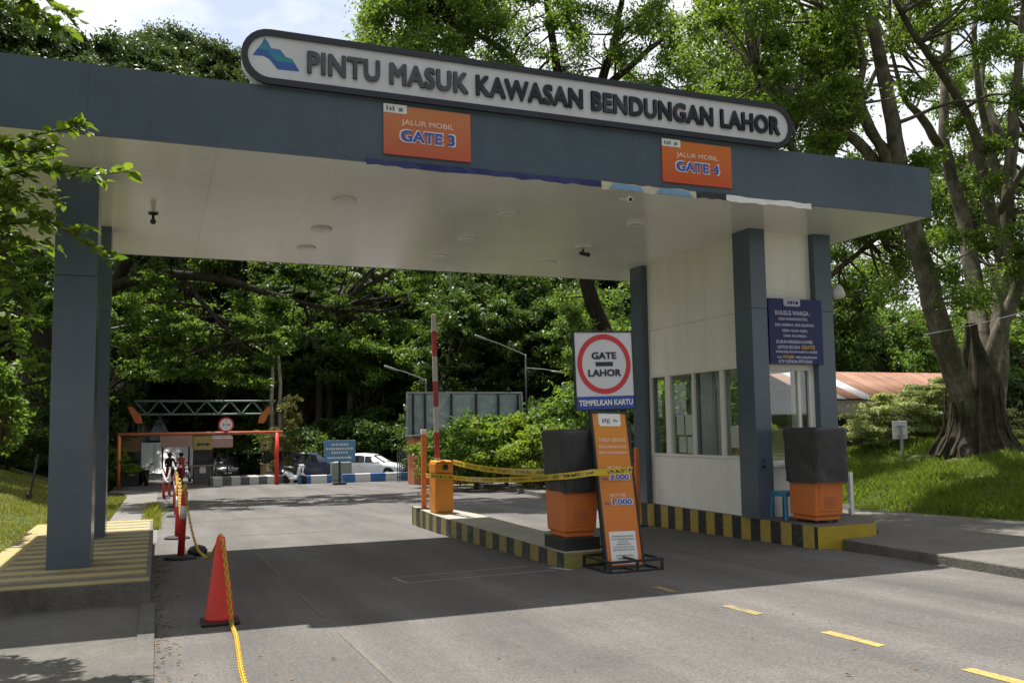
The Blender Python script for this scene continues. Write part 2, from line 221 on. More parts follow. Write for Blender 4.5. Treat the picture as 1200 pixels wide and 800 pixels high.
# ---------------------------------------------------------------- mesh tools
def tagp(o, **k):
    for a, b in k.items():
        if b: o[a] = b
    return o
def thing(name, label, cat, loc=(0, 0, 0), rotz=0, group=None):
    o = bpy.data.objects.new(name, None); COL.objects.link(o); o.location = loc; o.rotation_euler = (0, 0, rotz); o.empty_display_size = .2
    return tagp(o, label=label, category=cat, group=group)
def wloc(o):
    v = Vector((0, 0, 0))
    while o: v += Vector(o.location); o = o.parent
    return v
class MB:
    """collects shapes, then links them as one mesh object"""
    def __init__(s): s.v = []; s.f = []; s.mi = []; s.m = 0; s.sm = []; s.smooth = False
    def add(s, vs, fs):
        b = len(s.v); s.v += [tuple(v) for v in vs]
        for f in fs: s.f.append(tuple(b+i for i in f)); s.mi.append(s.m); s.sm.append(s.smooth)
        return s
    def box(s, x0, x1, y0, y1, z0, z1, T=None):
        vs = [Vector((x, y, z)) for z in (z0, z1) for y in (y0, y1) for x in (x0, x1)]
        if T: vs = [T @ v for v in vs]
        return s.add(vs, [(0, 2, 3, 1), (4, 5, 7, 6), (0, 1, 5, 4), (2, 6, 7, 3), (0, 4, 6, 2), (1, 3, 7, 5)])
    def frustum(s, c0, a0, b0, c1, a1, b1):
        """box from a rectangle a0 x b0 centred at c0 to a1 x b1 at c1"""
        vs = [Vector(c)+Vector((sx*a/2, sy*b/2, 0)) for c, a, b in ((c0, a0, b0), (c1, a1, b1)) for sx, sy in ((-1, -1), (1, -1), (1, 1), (-1, 1))]
        return s.add(vs, [(3, 2, 1, 0), (4, 5, 6, 7)]+[(i, (i+1) % 4, 4+(i+1) % 4, 4+i) for i in range(4)])
    def tube(s, pts, rad, n=8, cap=True):
        pts = [Vector(p) for p in pts]; rad = [rad]*len(pts) if isinstance(rad, (int, float)) else rad
        vs = []; t0 = None; u = None
        for i, p in enumerate(pts):
            t = (pts[min(i+1, len(pts)-1)]-pts[max(i-1, 0)]).normalized()
            if u is None:
                u = t.orthogonal().normalized()
            else: u = (u-t*u.dot(t)).normalized()
            w = t.cross(u)
            vs += [p+(u*math.cos(2*math.pi*k/n)+w*math.sin(2*math.pi*k/n))*rad[i] for k in range(n)]
        fs = [(i*n+k, i*n+(k+1) % n, (i+1)*n+(k+1) % n, (i+1)*n+k) for i in range(len(pts)-1) for k in range(n)]
        if cap: fs += [tuple(reversed(range(n))), tuple((len(pts)-1)*n+k for k in range(n))]
        return s.add(vs, fs)
    def lathe(s, prof, n=20, T=None):
        vs = [Vector((r*math.cos(2*math.pi*k/n), r*math.sin(2*math.pi*k/n), z)) for r, z in prof for k in range(n)]
        if T: vs = [T @ v for v in vs]
        fs = [(i*n+k, i*n+(k+1) % n, (i+1)*n+(k+1) % n, (i+1)*n+k) for i in range(len(prof)-1) for k in range(n)]
        fs += [tuple(reversed(range(n))), tuple((len(prof)-1)*n+k for k in range(n))]
        return s.add(vs, fs)
    def poly(s, pts, depth, T):
        """outline in the xy plane, extruded from z=0 down to -depth, placed by T"""
        n = len(pts); vs = [T @ Vector((x, y, 0)) for x, y in pts]+[T @ Vector((x, y, -depth)) for x, y in pts]
        return s.add(vs, [tuple(range(n)), tuple(reversed(range(n, 2*n)))]+[(i, n+i, n+(i+1) % n, (i+1) % n) for i in range(n)])
    def prism(s, pts, zt, zb, side=None):
        """ground polygon with top heights zt(x,y) and bottom zb(x,y); the sides may take another material slot"""
        n = len(pts); vs = [(x, y, zt(x, y)) for x, y in pts]+[(x, y, zb(x, y)) for x, y in pts]
        s.add(vs, [tuple(range(n))]); b = len(s.v)-2*n
        for i in range(n):
            s.f.append((b+i, b+n+i, b+n+(i+1) % n, b+(i+1) % n)); s.mi.append(s.m if side is None else side); s.sm.append(False)
        return s
    def text(s, body, T, w=None, h=None, bold=.02, depth=.004, align='CENTER', spacing=1.):
        cu = bpy.data.curves.new('t', 'FONT'); cu.body = body; cu.align_x = 'CENTER'; cu.space_character = spacing; cu.resolution_u = 3
        o = bpy.data.objects.new('t', cu); COL.objects.link(o)
        dg = bpy.context.evaluated_depsgraph_get(); me = bpy.data.meshes.new_from_object(o.evaluated_get(dg))
        P = np.array([v.co[:] for v in me.vertices]).reshape(-1, 3); polys = [tuple(p.vertices) for p in me.polygons]
        bpy.data.objects.remove(o); bpy.data.curves.remove(cu); bpy.data.meshes.remove(me)
        lo, hi = P.min(0), P.max(0); sx = (w/(hi[0]-lo[0])) if w else None; sy = (h/(hi[1]-lo[1])) if h else None
        sx = sx or sy; sy = sy or sx
        n = len(P); c0 = (lo+hi)/2; ed = {}
        for p in polys:
            for i in range(len(p)): ed[(p[i], p[(i+1) % len(p)])] = 1
        side = [(a+n, b+n, b, a) for (a, b) in ed if (b, a) not in ed]
        kk = 8 if bold > .03 else 4; offs = [(0, 0)]+[(bold*a, bold*b) for a, b in ((1, 1), (-1, 1), (-1, -1), (1, -1), (1, 0), (-1, 0), (0, 1), (0, -1))[:kk]] if bold > .008 else [(0, 0)]
        for i, (dx, dy) in enumerate(offs):                     # a few shifted copies, each a hair prouder, make the strokes bold
            Q = (P-c0+np.array([dx, dy, 0]))*[sx, sy, 1]; dd = depth+.00025*i
            top = [T @ Vector((x, y, dd)) for x, y, z in Q]
            if depth < .006: s.add(top, polys)
            else: s.add(top+[T @ Vector((x, y, 0)) for x, y, z in Q], list(polys)+side)
        return s
    def build(s, name, mats, parent=None, bevel=0, seg=2, origin=None, **tags):
        mats = mats if isinstance(mats, (list, tuple)) else [mats]
        me = bpy.data.meshes.new(name); o = bpy.data.objects.new(name, me); COL.objects.link(o)
        off = Vector(origin) if origin is not None else Vector((0, 0, 0))
        if parent is not None: o.parent = parent; 
        else: o.location = off
        me.from_pydata([tuple(Vector(v)-off) for v in s.v], [], s.f)
        for m in mats: me.materials.append(m)
        me.polygons.foreach_set('material_index', s.mi); me.polygons.foreach_set('use_smooth', s.sm); me.update()
        if bevel:
            b = o.modifiers.new('bevel', 'BEVEL'); b.width = bevel; b.segments = seg; b.limit_method = 'ANGLE'; b.angle_limit = R(40); b.harden_normals = False
        return tagp(o, **tags)
def frame_T(o, r, u):
    """matrix whose x axis is r, y axis is u, z axis faces out (r x u)"""
    r = Vector(r).normalized(); u = Vector(u); u = (u-r*u.dot(r)).normalized(); n = r.cross(u)
    return Matrix((r, u, n)).transposed().to_4x4().copy() if False else Matrix.Translation(Vector(o)) @ Matrix((r, u, n)).transposed().to_4x4()
FRONT = lambda x, y, z: frame_T((x, y, z), (1, 0, 0), (0, 0, 1))          # faces the road approach (-Y)
def copy_tree(o, parent=None):
    c = o.copy(); COL.objects.link(c); c.parent = parent
    for ch in list(o.children): copy_tree(ch, c)
    return c
def struct(name, mb, mats, **k): return mb.build(name, mats, kind='structure', **k)
# ---------------------------------------------------------------- ground
def sm(a, b, x):
    t = np.clip((np.asarray(x, float)-a)/(b-a), 0, 1); return t*t*(3-2*t)
def tz(x, y):
    x = np.asarray(x, float); y = np.asarray(y, float)
    z = -K*np.clip(y, -60, 78)
    bankr = np.clip(.2*(x-14.0), 0, 1.35)*(1-sm(22, 36, y))
    bankl = np.clip(.33*(-2.1-x), 0, 2.2)*(.25+.75*sm(14, 34, y))
    hill = sm(105, 190, y)*34*(1-sm(70, 140, x))
    und = .10*np.sin(x*.9+1.3)*np.sin(y*.7)*np.clip((x-15)/3, 0, 1)+.06*np.sin(x*1.1)*np.cos(y*.8)*np.clip((-3-x)/2, 0, 1)
    return z+bankr+bankl+hill+und
g = lambda x, y: float(tz(x, y))
xs = np.concatenate([np.linspace(-420, -40, 14), np.linspace(-36, -4, 17), np.linspace(-3, -2.1, 3), [-1, 0, 5, 10], np.linspace(14, 40, 27), np.linspace(44, 420, 18)])
ys = np.concatenate([np.linspace(-120, -10, 8), np.linspace(-6, 60, 56), np.linspace(63, 110, 14), np.linspace(116, 700, 30)])
XX, YY = np.meshgrid(xs, ys); ZZ = tz(XX, YY)-.02
ZZ = np.where((XX > -2.05) & (XX < 13.9), ZZ-.03, ZZ)
mb = MB(); mb.smooth = True
nx = len(xs)
mb.add(np.stack([XX.ravel(), YY.ravel(), ZZ.ravel()], 1).tolist(), [(j*nx+i, j*nx+i+1, (j+1)*nx+i+1, (j+1)*nx+i) for j in range(len(ys)-1) for i in range(nx-1)])
mb.mi = [1 if (ys[j] > 44 or (ys[j] > 36 and xs[i] > 13) or xs[i] > 26) else 0 for j in range(len(ys)-1) for i in range(nx-1)]
struct('ground', mb, [M['earth'], M['floor']])
def sheet(name, pts, m, dz=.0, **k):
    mb = MB(); mb.add([(x, y, -K*y+dz) for x, y in pts], [tuple(range(len(pts)))]); return struct(name, mb, m, **k)
right_edge = [(9.3, -12), (9.3, 16), (9.9, 18), (10.24, 19.2), (10.85, 22.5), (11.47, 26), (12.2, 31), (12.8, 36), (12.6, 42), (11.5, 43.5)]
sheet('road', [(-.18, -12)]+right_edge+[(20, 45), (24, 52), (24, 60), (9, 64), (9, 76), (-2.3, 76), (-2.04, 43.6), (-.18, 42)], M['asphalt'])
sheet('shoulder_path', [(-1.1, 17.9), (.02, 17.9), (.02, 44), (-2.0, 47), (-1.3, 42), (-1.1, 38)], mat('dusty_path', (.15, .14, .125), .95, var=.3, vscale=2, bump=.5, bscale=60, stain=(1.2, .6, (.10, .09, .07))), .004)
sheet('left_walkway', [(-6, -12), (-.02, -12), (-.02, 10.5), (-6, 10.5)], mat('walkway', (.092, .086, .073), .92, var=.3, vscale=1.6, bump=.5, bscale=40, stain=(1.1, .8, (.04, .039, .033)), grain=(30, .3)), .03)
gp = lambda dz: (lambda x, y: -K*y+dz)
mb = MB(); mb.m = 0
pv = [(8.75, -8), (9.06, 7.3), (9.35, 9.6), (9.55, 10.7), (10.4, 10.9), (10.9, 11.4), (10.9, 17.2), (10.7, 19), (11.3, 22.3), (11.9, 25.9), (12.65, 31), (13.2, 36), (13.95, 36), (13.95, -8)]
mb.prism(pv, gp(.13), gp(-.1), 1); struct('right_pavement', mb, [M['concrete'], M['oldconcrete']], bevel=.02)
mb = MB(); mb.prism([(-.14, -12), (0.0, -12), (0.0, 10.45), (-.14, 10.45)], gp(.045), gp(-.1)); struct('left_kerb', mb, MATS['walkway'])
# far pavement in front of the bushes
mb = MB(); mb.prism([(10.3, 19.2), (10.95, 22.4), (11.55, 26), (12.3, 31), (12.85, 36), (12.6, 36), (12.2, 31.1), (11.45, 26.1), (10.85, 22.6), (10.2, 19.3)], gp(.14), gp(-.1)); struct('right_kerb', mb, M['oldconcrete'], bevel=.01)
# lane marks
for i, (y0, y1, m) in enumerate([(8.45, 8.9, 'dashworn'), (7.0, 7.55, 'dashworn'), (5.5, 6.13, 'dash'), (4.12, 4.72, 'dash')]):
    mb = MB(); n = 6
    ed = [(5.20+random.Random(i).uniform(-.01, .01), y0), (5.31, y0+.02), (5.30, y1-.01), (5.19, y1)]
    mb.add([(x, y, -K*y+.004) for x, y in ed], [(0, 1, 2, 3)]); struct('lane_dash', mb, M[m])
def line(name, a, b, w, m, dz=.004):
    a, b = Vector(a), Vector(b); d = (b-a).normalized(); nrm = Vector((-d.y, d.x))*w/2
    mb = MB(); mb.add([(p.x, p.y, -K*p.y+dz) for p in (a-nrm, b-nrm, b+nrm, a+nrm)], [(0, 1, 2, 3)]); return struct(name, mb, M[m])
line('worn_lane_line', (1.52, 15.2), (1.53, 12.2), .05, 'faint'); line('worn_lane_line', (1.53, 10.6), (1.54, 8.9), .05, 'faint'); line('worn_lane_line', (1.54, 8.1), (1.56, 6.0), .05, 'faint')
line('worn_lane_line', (.3, 23), (4.6, 23.2), .14, 'faint'); line('worn_lane_line', (1.4, 18.6), (3.8, 18.3), .10, 'faint')
line('loop_cut', (2.78, 11.16), (4.7, 11.3), .035, 'loop'); line('loop_cut', (2.82, 10.66), (4.9, 10.75), .035, 'loop'); line('loop_cut', (2.79, 11.14), (2.83, 10.68), .035, 'loop', .005)
line('loop_cut', (4.9, 11.0), (5.02, 10.6), .12, 'loop', .006)
# ---------------------------------------------------------------- raised islands
t = thing('gate_platform', 'raised concrete platform with yellow banded top under the left pillars', 'platform', (-1, 14, 0))
ZP, ZB, ZI = .028, .074, -.052
def part(mb, name, m, parent, **k):           # world-space shapes stored relative to the thing's base
    o = wloc(parent); mb.v = [tuple(Vector(v)-o) for v in mb.v]; return mb.build(name, m, parent, **k)
mb = MB(); mb.prism([(-1.95, 10.5), (-.05, 10.5), (-.05, 17.85), (-1.95, 17.85)], lambda x, y: ZP-.004, lambda x, y: -.6); part(mb, 'slab', M['oldconcrete'], t, bevel=.012)
mb = MB(); mb.box(-1.66, -.10, 10.9, 17.6, ZP-.012, ZP); part(mb, 'banded_top', M['platpaint'], t)
mb = MB(); mb.box(-1.95, -.06, 10.505, 10.72, ZP-.02, ZP+.002); mb.box(-1.95, -1.66, 10.72, 17.85, ZP-.02, ZP+.003); mb.box(-1.66, -.06, 17.6, 17.845, ZP-.02, ZP+.002); part(mb, 'yellow_edging', M['platedge'], t)
t = thing('booth_plinth', 'black and yellow striped plinth under the ticket booth', 'kerb', (9.117, 10.72, -.3))
mb = MB(); pp = [(9.117, 10.72), (10.05, 10.72), (10.28, 10.8), (10.5, 11.0), (10.95, 11.5), (10.95, 17.2), (9.117, 17.2)]
n = len(pp); vs = [(x, y, ZB) for x, y in pp]+[(x, y, -.6) for x, y in pp]
mb.add(vs, [tuple(range(n))])
for i in range(n): mb.m = 2 if i <= 2 else 1; mb.add([vs[i], vs[n+i], vs[n+(i+1) % n], vs[(i+1) % n]], [(0, 1, 2, 3)])
part(mb, 'slab', [M['concrete'], M['kerb'], M['plinthyellow']], t)
t = thing('traffic_island', 'long faded striped island between the two entry lanes', 'traffic island', (5.01, 10.81, -.3))
mb = MB(); pp = [(5.01, 10.81), (5.78, 10.81), (5.82, 16.6), (5.6, 18.6), (5.15, 18.9), (5.01, 16.6)]
n = len(pp); vs = [(x, y, ZI) for x, y in pp]+[(x, y, -.7) for x, y in pp]
mb.add(vs, [tuple(range(n))])
for i in range(n): mb.m = 2 if i == 0 else 1; mb.add([vs[i], vs[n+i], vs[n+(i+1) % n], vs[(i+1) % n]], [(0, 1, 2, 3)])
part(mb, 'slab', [mat('island_top', (.30, .285, .235), .9, var=.2, vscale=2.5, bump=.3, stain=(1.8, .6, (.19, .175, .13))), M['kerbold'], mat('faded_yellow', (.22, .19, .05), .8, var=.25, vscale=4, stain=(3, .6, (.1, .095, .06)))], t)
# ---------------------------------------------------------------- the gate
HS, HT, YF, YB, XL, XR = 4.857, 5.653, 10.461, 17.426, -2.13, 11.43
gate = thing('entrance_gate', 'wide grey clad entrance canopy on pillars spanning both lanes', 'gate', (4.6, 14, 0))
mb = MB(); x = XL; e = [XL]
while e[-1]+1.36 < XR: e.append(e[-1]+1.356)
e[-1] = XR
for a, b in zip(e[:-1], e[1:]): mb.box(a+.0006, b-.0006, YF, YF+.03, HS, HT)
ye = np.linspace(YF+.03, YB-.03, 6)
for a, b in zip(ye[:-1], ye[1:]): mb.box(XL, XL+.03, a+.002, b-.002, HS, HT); mb.box(XR-.03, XR, a+.002, b-.002, HS, HT)
for a, b in zip(e[:-1], e[1:]): mb.box(a+.002, b-.002, YB-.03, YB, HS, HT)
part(mb, 'fascia', M['acp'], gate)
mb = MB(); mb.box(XL+.03, XR-.03, YF+.033, YB-.033, HS+.06, HT-.03); part(mb, 'roof_deck', M['groove'], gate)
mb = MB()
for a, b in zip(e[:-1], e[1:]):
    for c, d in zip(ye[:-1], ye[1:]): mb.box(max(a, XL+.03)+.001, min(b, XR-.03)-.001, c+.001, d-.001, HS+.004, HS+.03)
part(mb, 'soffit', M['soffit'], gate)
def pillar(x0, x1, y0, y1, zb):
    mb = MB(); mb.box(x0, x1, y0, y1, zb, 3.517); mb.box(x0, x1, y0, y1, 3.522, HS+.006); mb.m = 1; mb.box(x0+.008, x1-.008, y0+.008, y1-.008, zb, HS)
    part(mb, 'pillar', [M['acp'], M['groove']], gate, bevel=.004, seg=1)
pillar(-1.193, -.723, 11.816, 12.42, ZP); pillar(-1.193, -.731, 15.147, 15.62, ZP)
pillar(9.074, 9.387, 12.04, 12.51, ZB); pillar(10.43, 10.795, 12.069, 12.52, ZB); pillar(9.074, 9.387, 15.595, 16.065, ZB); pillar(10.43, 10.795, 15.6, 16.07, ZB)
for X in (2.4, 4.87, 7.1):
    for Y in (12.33, 14.24, 15.8):
        mb = MB(); mb.smooth = True; mb.lathe([(.16, HS+.005), (.165, HS-.02), (.15, HS-.035), (.12, HS-.03)], 24, Matrix.Translation((X, Y, 0)))
        d = part(mb, 'ceiling_light', M['soffit'], gate)
        mb = MB(); mb.lathe([(.118, HS-.012), (.118, HS-.02)], 24, Matrix.Translation((X, Y, 0))); o = wloc(d); mb.v = [tuple(Vector(v)-wloc(gate)) for v in mb.v]; mb.build('diffuser', M['lampglass'], d)
# name board
sg = thing('name_board', 'long rounded white name board with black rim and dark letters on the gate roof', 'sign', (4.75, 10.3, HT))
def stadium(x0, x1, z0, z1, n=14):
    r = (z1-z0)/2; c = (z0+z1)/2
    return [(x1-r+r*math.cos(a), c+r*math.sin(a)) for a in np.linspace(-math.pi/2, math.pi/2, n)]+[(x0+r+r*math.cos(a), c+r*math.sin(a)) for a in np.linspace(math.pi/2, 3*math.pi/2, n)]
X0, X1, Z0, Z1, YS = .82, 8.70, HT+.004, HT+.664, 10.395
out = stadium(X0, X1, Z0, Z1); inn = stadium(X0+.075, X1-.075, Z0+.075, Z1-.075)
mb = MB(); mb.poly(stadium(X0+.02, X1-.02, Z0+.02, Z1-.02), .20, FRONT(0, YS+.05, 0)); part(mb, 'back_shell', M['white'], sg)
mb = MB(); n = len(out); vs = [(x, YS, z) for x, z in out]+[(x, YS, z) for x, z in inn]+[(x, YS+.06, z) for x, z in out]+[(x, YS+.05, z) for x, z in inn]
mb.add(vs, [(i, (i+1) % n, n+(i+1) % n, n+i) for i in range(n)]+[(i, 2*n+i, 2*n+(i+1) % n, (i+1) % n) for i in range(n)]+[(n+i, n+(i+1) % n, 3*n+(i+1) % n, 3*n+i) for i in range(n)])
part(mb, 'rim', M['signblack'], sg)
mb = MB(); mb.poly(inn, .02, FRONT(0, YS+.025, 0)); part(mb, 'panel', M['signwhite'], sg)
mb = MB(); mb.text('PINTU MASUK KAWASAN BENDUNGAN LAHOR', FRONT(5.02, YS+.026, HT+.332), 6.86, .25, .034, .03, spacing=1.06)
mb.mi = [1 if min(mb.v[i][0] for i in f) < 3.62 else 0 for f in mb.f]; part(mb, 'lettering', [M['letter'], mat('worn_sheen_letter', (.075, .075, .09), .35, var=.4, vscale=2.5, stain=(2.4, .7, (.025, .026, .035)))], sg)  # left words greyer: wear plus a reflection painted into the colour
LG = lambda pts: [(at(270+a/8.89, 30+b/8.89, YS+.024).x, at(270+a/8.89, 30+b/8.89, YS+.024).z) for a, b in pts]
for nm, m, pts, dz in (('logo_peak', 'logosky', [(355, 130), (390, 172), (425, 238), (518, 252), (575, 325), (455, 315), (405, 255), (372, 208), (322, 195)], .004),
                   ('logo_band', 'teal', [(320, 195), (372, 208), (405, 255), (455, 315), (575, 326), (645, 352), (668, 392), (500, 378), (440, 330), (390, 258), (285, 238)], .004),
                   ('logo_base', 'logoblue', [(283, 238), (390, 258), (440, 330), (500, 378), (668, 392), (720, 480), (490, 458), (405, 350), (345, 318), (232, 308)], .004)):
    q = LG(pts); mb = MB(); mb.poly(q[::-1], .02, FRONT(0, YS+.022, 0)); part(mb, nm, M[m], sg)
# lane signs on the fascia
def lane_sign(num, x0, x1, z0, z1, c_top, c_bot, lab):
    t = thing('lane_sign', lab, 'sign', ((x0+x1)/2, YF, z0), group='lane signs on the fascia'); y = YF-.022
    mb = MB(); mb.box(x0, x1, y, YF-.001, z0, z1); part(mb, 'panel', printed('lane_print_'+num, c_top, c_bot, 0, z1-z0), t, bevel=.002)
    w = x1-x0; cx = (x0+x1)/2; h = z1-z0
    mb = MB(); mb.box(x0, x0+w*.26, y-.004, y-.001, z1-h*.16, z1+.01); lb = part(mb, 'partner_label', M['paper'], t)
    mb = MB()
    for k, (a, b) in enumerate(((.03, .05), (.065, .09), (.10, .12), (.17, .215))): mb.box(x0+w*a, x0+w*b, y-.0065, y-.0045, z1-h*.12, z1-h*(.03+.02*(k % 2)))
    mb.v = [tuple(Vector(v)-wloc(t)) for v in mb.v]; mb.build('logo_mark', M['txtgrey'], lb)
    mb = MB(); mb.text('JALUR MOBIL', FRONT(cx, y-.001, z0+h*.66), w*.60, h*.14, .015); part(mb, 'caption', M['txtpeach'], t)
    mb = MB(); mb.text('GATE '+num, FRONT(cx, y-.001, z0+h*.40), w*.63, h*.235, .06); part(mb, 'lettering_outline', M['txtwhite'], t)
    mb = MB(); mb.text('GATE '+num, FRONT(cx, y-.004, z0+h*.40), w*.61, h*.215, .028); part(mb, 'lettering', M['txtblue'], t)
lane_sign('3', 2.51, 3.64, 4.975, 5.60, (.55, .20, .07), (.50, .10, .05), 'orange lane sign reading GATE 3 on the grey fascia')
lane_sign('4', 6.46, 7.61, 4.985, 5.59, (.60, .17, .03), (.55, .08, .02), 'orange lane sign reading GATE 4 on the grey fascia')
# banner remnants along the lower fascia edge
def strip(x0, x1, zc, w, m, name, lab, cat, seed):
    rg = random.Random(seed); n = max(4, int((x1-x0)/.12)); mb = MB(); vs = []
    for i in range(n+1):
        x = x0+(x1-x0)*i/n; y = YF-.012-rg.uniform(0, .012)
        vs += [(x, y, zc+w/2+rg.uniform(-.01, .01)), (x, y-rg.uniform(0, .012), zc-w/2+rg.uniform(-.014, .014))]
    mb.add(vs, [(2*i, 2*i+1, 2*i+3, 2*i+2) for i in range(n)])
    o = mb.build(name, M[m], origin=(x0, YF, zc), label=lab, category=cat); s = o.modifiers.new('thickness', 'SOLIDIFY'); s.thickness = .004; return o
strip(2.3, 5.55, HS+.005, .075, 'navy', 'banner_strip', 'long torn navy banner strip left along the fascia edge', 'banner remnant', 1)
M['bannersky'] = mat('banner_sky', (.16, .30, .48), .6, var=.15); M['bannercream'] = mat('banner_cream', (.5, .46, .33), .6)
strip(5.5, 6.25, HS-.01, .10, 'bannercream', 'banner_scrap', 'cream and sky blue banner scrap left of the small bullet camera', 'banner remnant', 2)
t = strip(6.25, 7.0, HS-.015, .11, 'bannercream', 'banner_scrap', 'cream and blue banner scrap right of the small bullet camera', 'banner remnant', 3)
for nm, X0_, X1_ in (('banner_scrap', 5.68, 6.08), ('banner_scrap', 6.42, 6.86)):
    mb = MB(); mb.add([(X0_-.08, YF-.04, HS-.045), (X1_+.08, YF-.04, HS-.06), (X1_, YF-.04, HS+.02), (X0_, YF-.04, HS+.03)], [(0, 1, 2, 3)])
    par = [o for o in COL.objects if o.name.startswith('banner_scrap')][0 if X0_ < 6 else 1]
    o = mb.build('printed_patch', M['bannersky'], origin=par.location, parent=par); s = o.modifiers.new('thickness', 'SOLIDIFY'); s.thickness = .003
strip(7.0, 7.5, HS-.005, .10, 'signblack', 'banner_strip', 'short black banner strip under the GATE 4 sign', 'banner remnant', 4)
strip(7.48, 9.02, HS-.02, .085, 'white', 'banner_strip', 'white banner strip left along the fascia edge towards the booth', 'banner remnant', 5)
# cameras under the soffit
def bullet(loc, lab, m, rz):
    t = thing('security_camera', lab, 'camera', loc, rz, 'cameras hanging under the canopy')
    mb = MB(); mb.smooth = True; mb.lathe([(.07, 0), (.07, -.02), (.02, -.03), (.018, -.10)], 14); mb.build('mount', M[m], t)
    mb = MB(); mb.tube([(0, .06, -.10), (0, -.10, -.15)], [.035, .038], 12); mb.tube([(0, -.10, -.15), (0, -.125, -.158)], [.042, .042], 12); mb.build('body', M[m], t)
    mb = MB(); mb.tube([(0, -.125, -.158), (0, -.13, -.1596)], .028, 12); mb.build('lens', M['carglass'], t)
bullet((-.12, 13.99, HS+.004), 'black camera hanging from the soffit near the left pillars', 'black', 0); bullet((7.13, 14.31, HS+.004), 'dark camera hanging from the soffit near the booth', 'darksteel', .5)
bullet((5.93, 10.6, HS-.0), 'white bullet camera under the fascia between two banner scraps', 'white', .25)
# ---------------------------------------------------------------- ticket booth
bo = thing('ticket_booth', 'cream panelled ticket booth under the right end of the canopy', 'booth', (9.9, 14, ZB))
WX, WY, EX, EY = 9.2, 12.2, 10.70, 15.9
mb = MB()
def wallbox(x0, x1, y0, y1, z0, z1, m): mb.m = m; mb.box(x0, x1, y0, y1, z0, z1)
# side wall with an opening, upper panels in three pieces with thin joints
YW0, YW1, ZW0, ZW1 = 12.56, 15.58, 1.02, 2.62
wallbox(WX, WX+.08, 12.5, 15.62, ZB, ZW0-.002, 1); wallbox(WX, WX+.08, 12.5, YW0, ZW0, ZW1, 0)
for a, b in ((ZW1, 3.515), (3.52, HS+.004)): wallbox(WX, WX+.08, 12.5, 15.62, a, b, 0)
wallbox(9.38, 10.44, WY, WY+.08, ZB, .93, 1); wallbox(9.38, 9.45, WY, WY+.08, .932, 2.56, 0); wallbox(10.36, 10.44, WY, WY+.08, .932, 2.56, 0)
wallbox(9.38, 10.44, WY, WY+.08, 2.562, 3.515, 0); wallbox(9.38, 10.44, WY, WY+.08, 3.52, HS+.004, 0)
wallbox(EX-.08, EX, 12.53, 15.59, ZB, .95, 0); wallbox(EX-.08, EX, 12.53, 15.59, 2.6, HS+.004, 0); wallbox(EX-.08, EX, 12.53, 13.0, .952, 2.598, 0); wallbox(9.39, 10.42, EY-.08, EY, ZB, .95, 0); wallbox(9.39, 10.42, EY-.08, EY, 2.6, HS, 0)
wallbox(WX+.082, EX-.082, WY+.3, EY-.085, 2.78, 2.84, 0)
part(mb, 'wall', [M['cream'], M['lowwall']], bo)
def window(plane, a0, a1, z0, z1, mulls, wide, parent, fm='frame'):
    """frame with uprights; plane gives the wall position, panes set back"""
    mb = MB()
    def bx(a, b, c, d, dep=.06):
        if plane[0] == 'x': mb.box(plane[1]-.018, plane[1]-.018+dep, a, b, c, d)
        else: mb.box(a, b, plane[1]-.018, plane[1]-.018+dep, c, d)
    bx(a0, a1, z0, z0+.05); bx(a0, a1, z1-.055, z1); bx(a0, a0+.05, z0+.05, z1-.055); bx(a1-.05, a1, z0+.05, z1-.055)
    for m_, w in zip(mulls, wide): bx(m_-w/2, m_+w/2, z0+.05, z1-.055, .055)
    fr = mb; o = wloc(parent); fr.v = [tuple(Vector(v)-o) for v in fr.v]; wf = fr.build('window', M[fm], parent, bevel=.004, seg=1)
    edges = [a0+.05]+[x for m_, w in sorted(zip(mulls, wide)) for x in (m_-w/2, m_+w/2)]+[a1-.05]
    for k in range(0, len(edges), 2):
        mb = MB(); a, b = edges[k], edges[k+1]; s_ = plane[1]+.018+.006*(k % 4)
        if plane[0] == 'x': mb.box(s_, s_+.005, a, b, z0+.05, z1-.055)
        else: mb.box(a, b, s_, s_+.005, z0+.05, z1-.055)
        mb.v = [tuple(Vector(v)-o) for v in mb.v]; mb.build('pane', M['glass'], wf)
    return wf
window(('x', WX), YW0, YW1, ZW0, ZW1, [14.9, 14.02, 13.12], [.17, .06, .10], bo)
window(('y', WY), 9.45, 10.36, .95, 2.56, [10.1], [.05], bo)
window(('y', EY-.04), 9.39, 10.42, .952, 2.598, [9.9], [.06], bo); window(('x', EX-.06), 13.0, 15.59, .952, 2.598, [14.3], [.06], bo)
mb = MB(); mb.box(9.40, 10.42, WY-.16, WY-.002, .90, .945); part(mb, 'counter_ledge', M['white'], bo, bevel=.006)
mb = MB(); mb.box(9.29, 10.6, 12.62, 15.5, ZB, .12); part(mb, 'floor', M['darkin'], bo)
for i, (y, w) in enumerate([(13.86, .14), (13.68, .12), (13.36, .13), (13.2, .12)]):
    mb = MB(); mb.smooth = True; mb.tube([(9.33, y, 1.0), (9.33, y, 2.6)], w/2, 8); mb.tube([(9.33, y-.07, 1.0), (9.33, y-.07, 2.6)], w/2.6, 8); part(mb, 'curtain', M['curtain'], bo)
for i, (y, z, wy, h) in enumerate([(14.55, 1.62, .25, .38), (14.27, 1.62, .22, .38), (14.5, 1.25, .24, .30), (14.24, 1.24, .20, .30), (12.86, 1.4, .22, .38)]):
    mb = MB(); mb.box(WX+.03+.004*i, WX+.032+.004*i, y-wy/2, y+wy/2, z-h/2, z+h/2)
    mb.build('paper_notice', M['paper'], origin=(WX+.03, y, z), label=['blank white notice, upper left of four behind the side window', 'blank white notice, upper right of four behind the side window', 'blank white notice, lower left of four behind the side window', 'blank white notice, lower right of four behind the side window', 'single white notice behind the window beside the corner pillar'][i], category='notice')
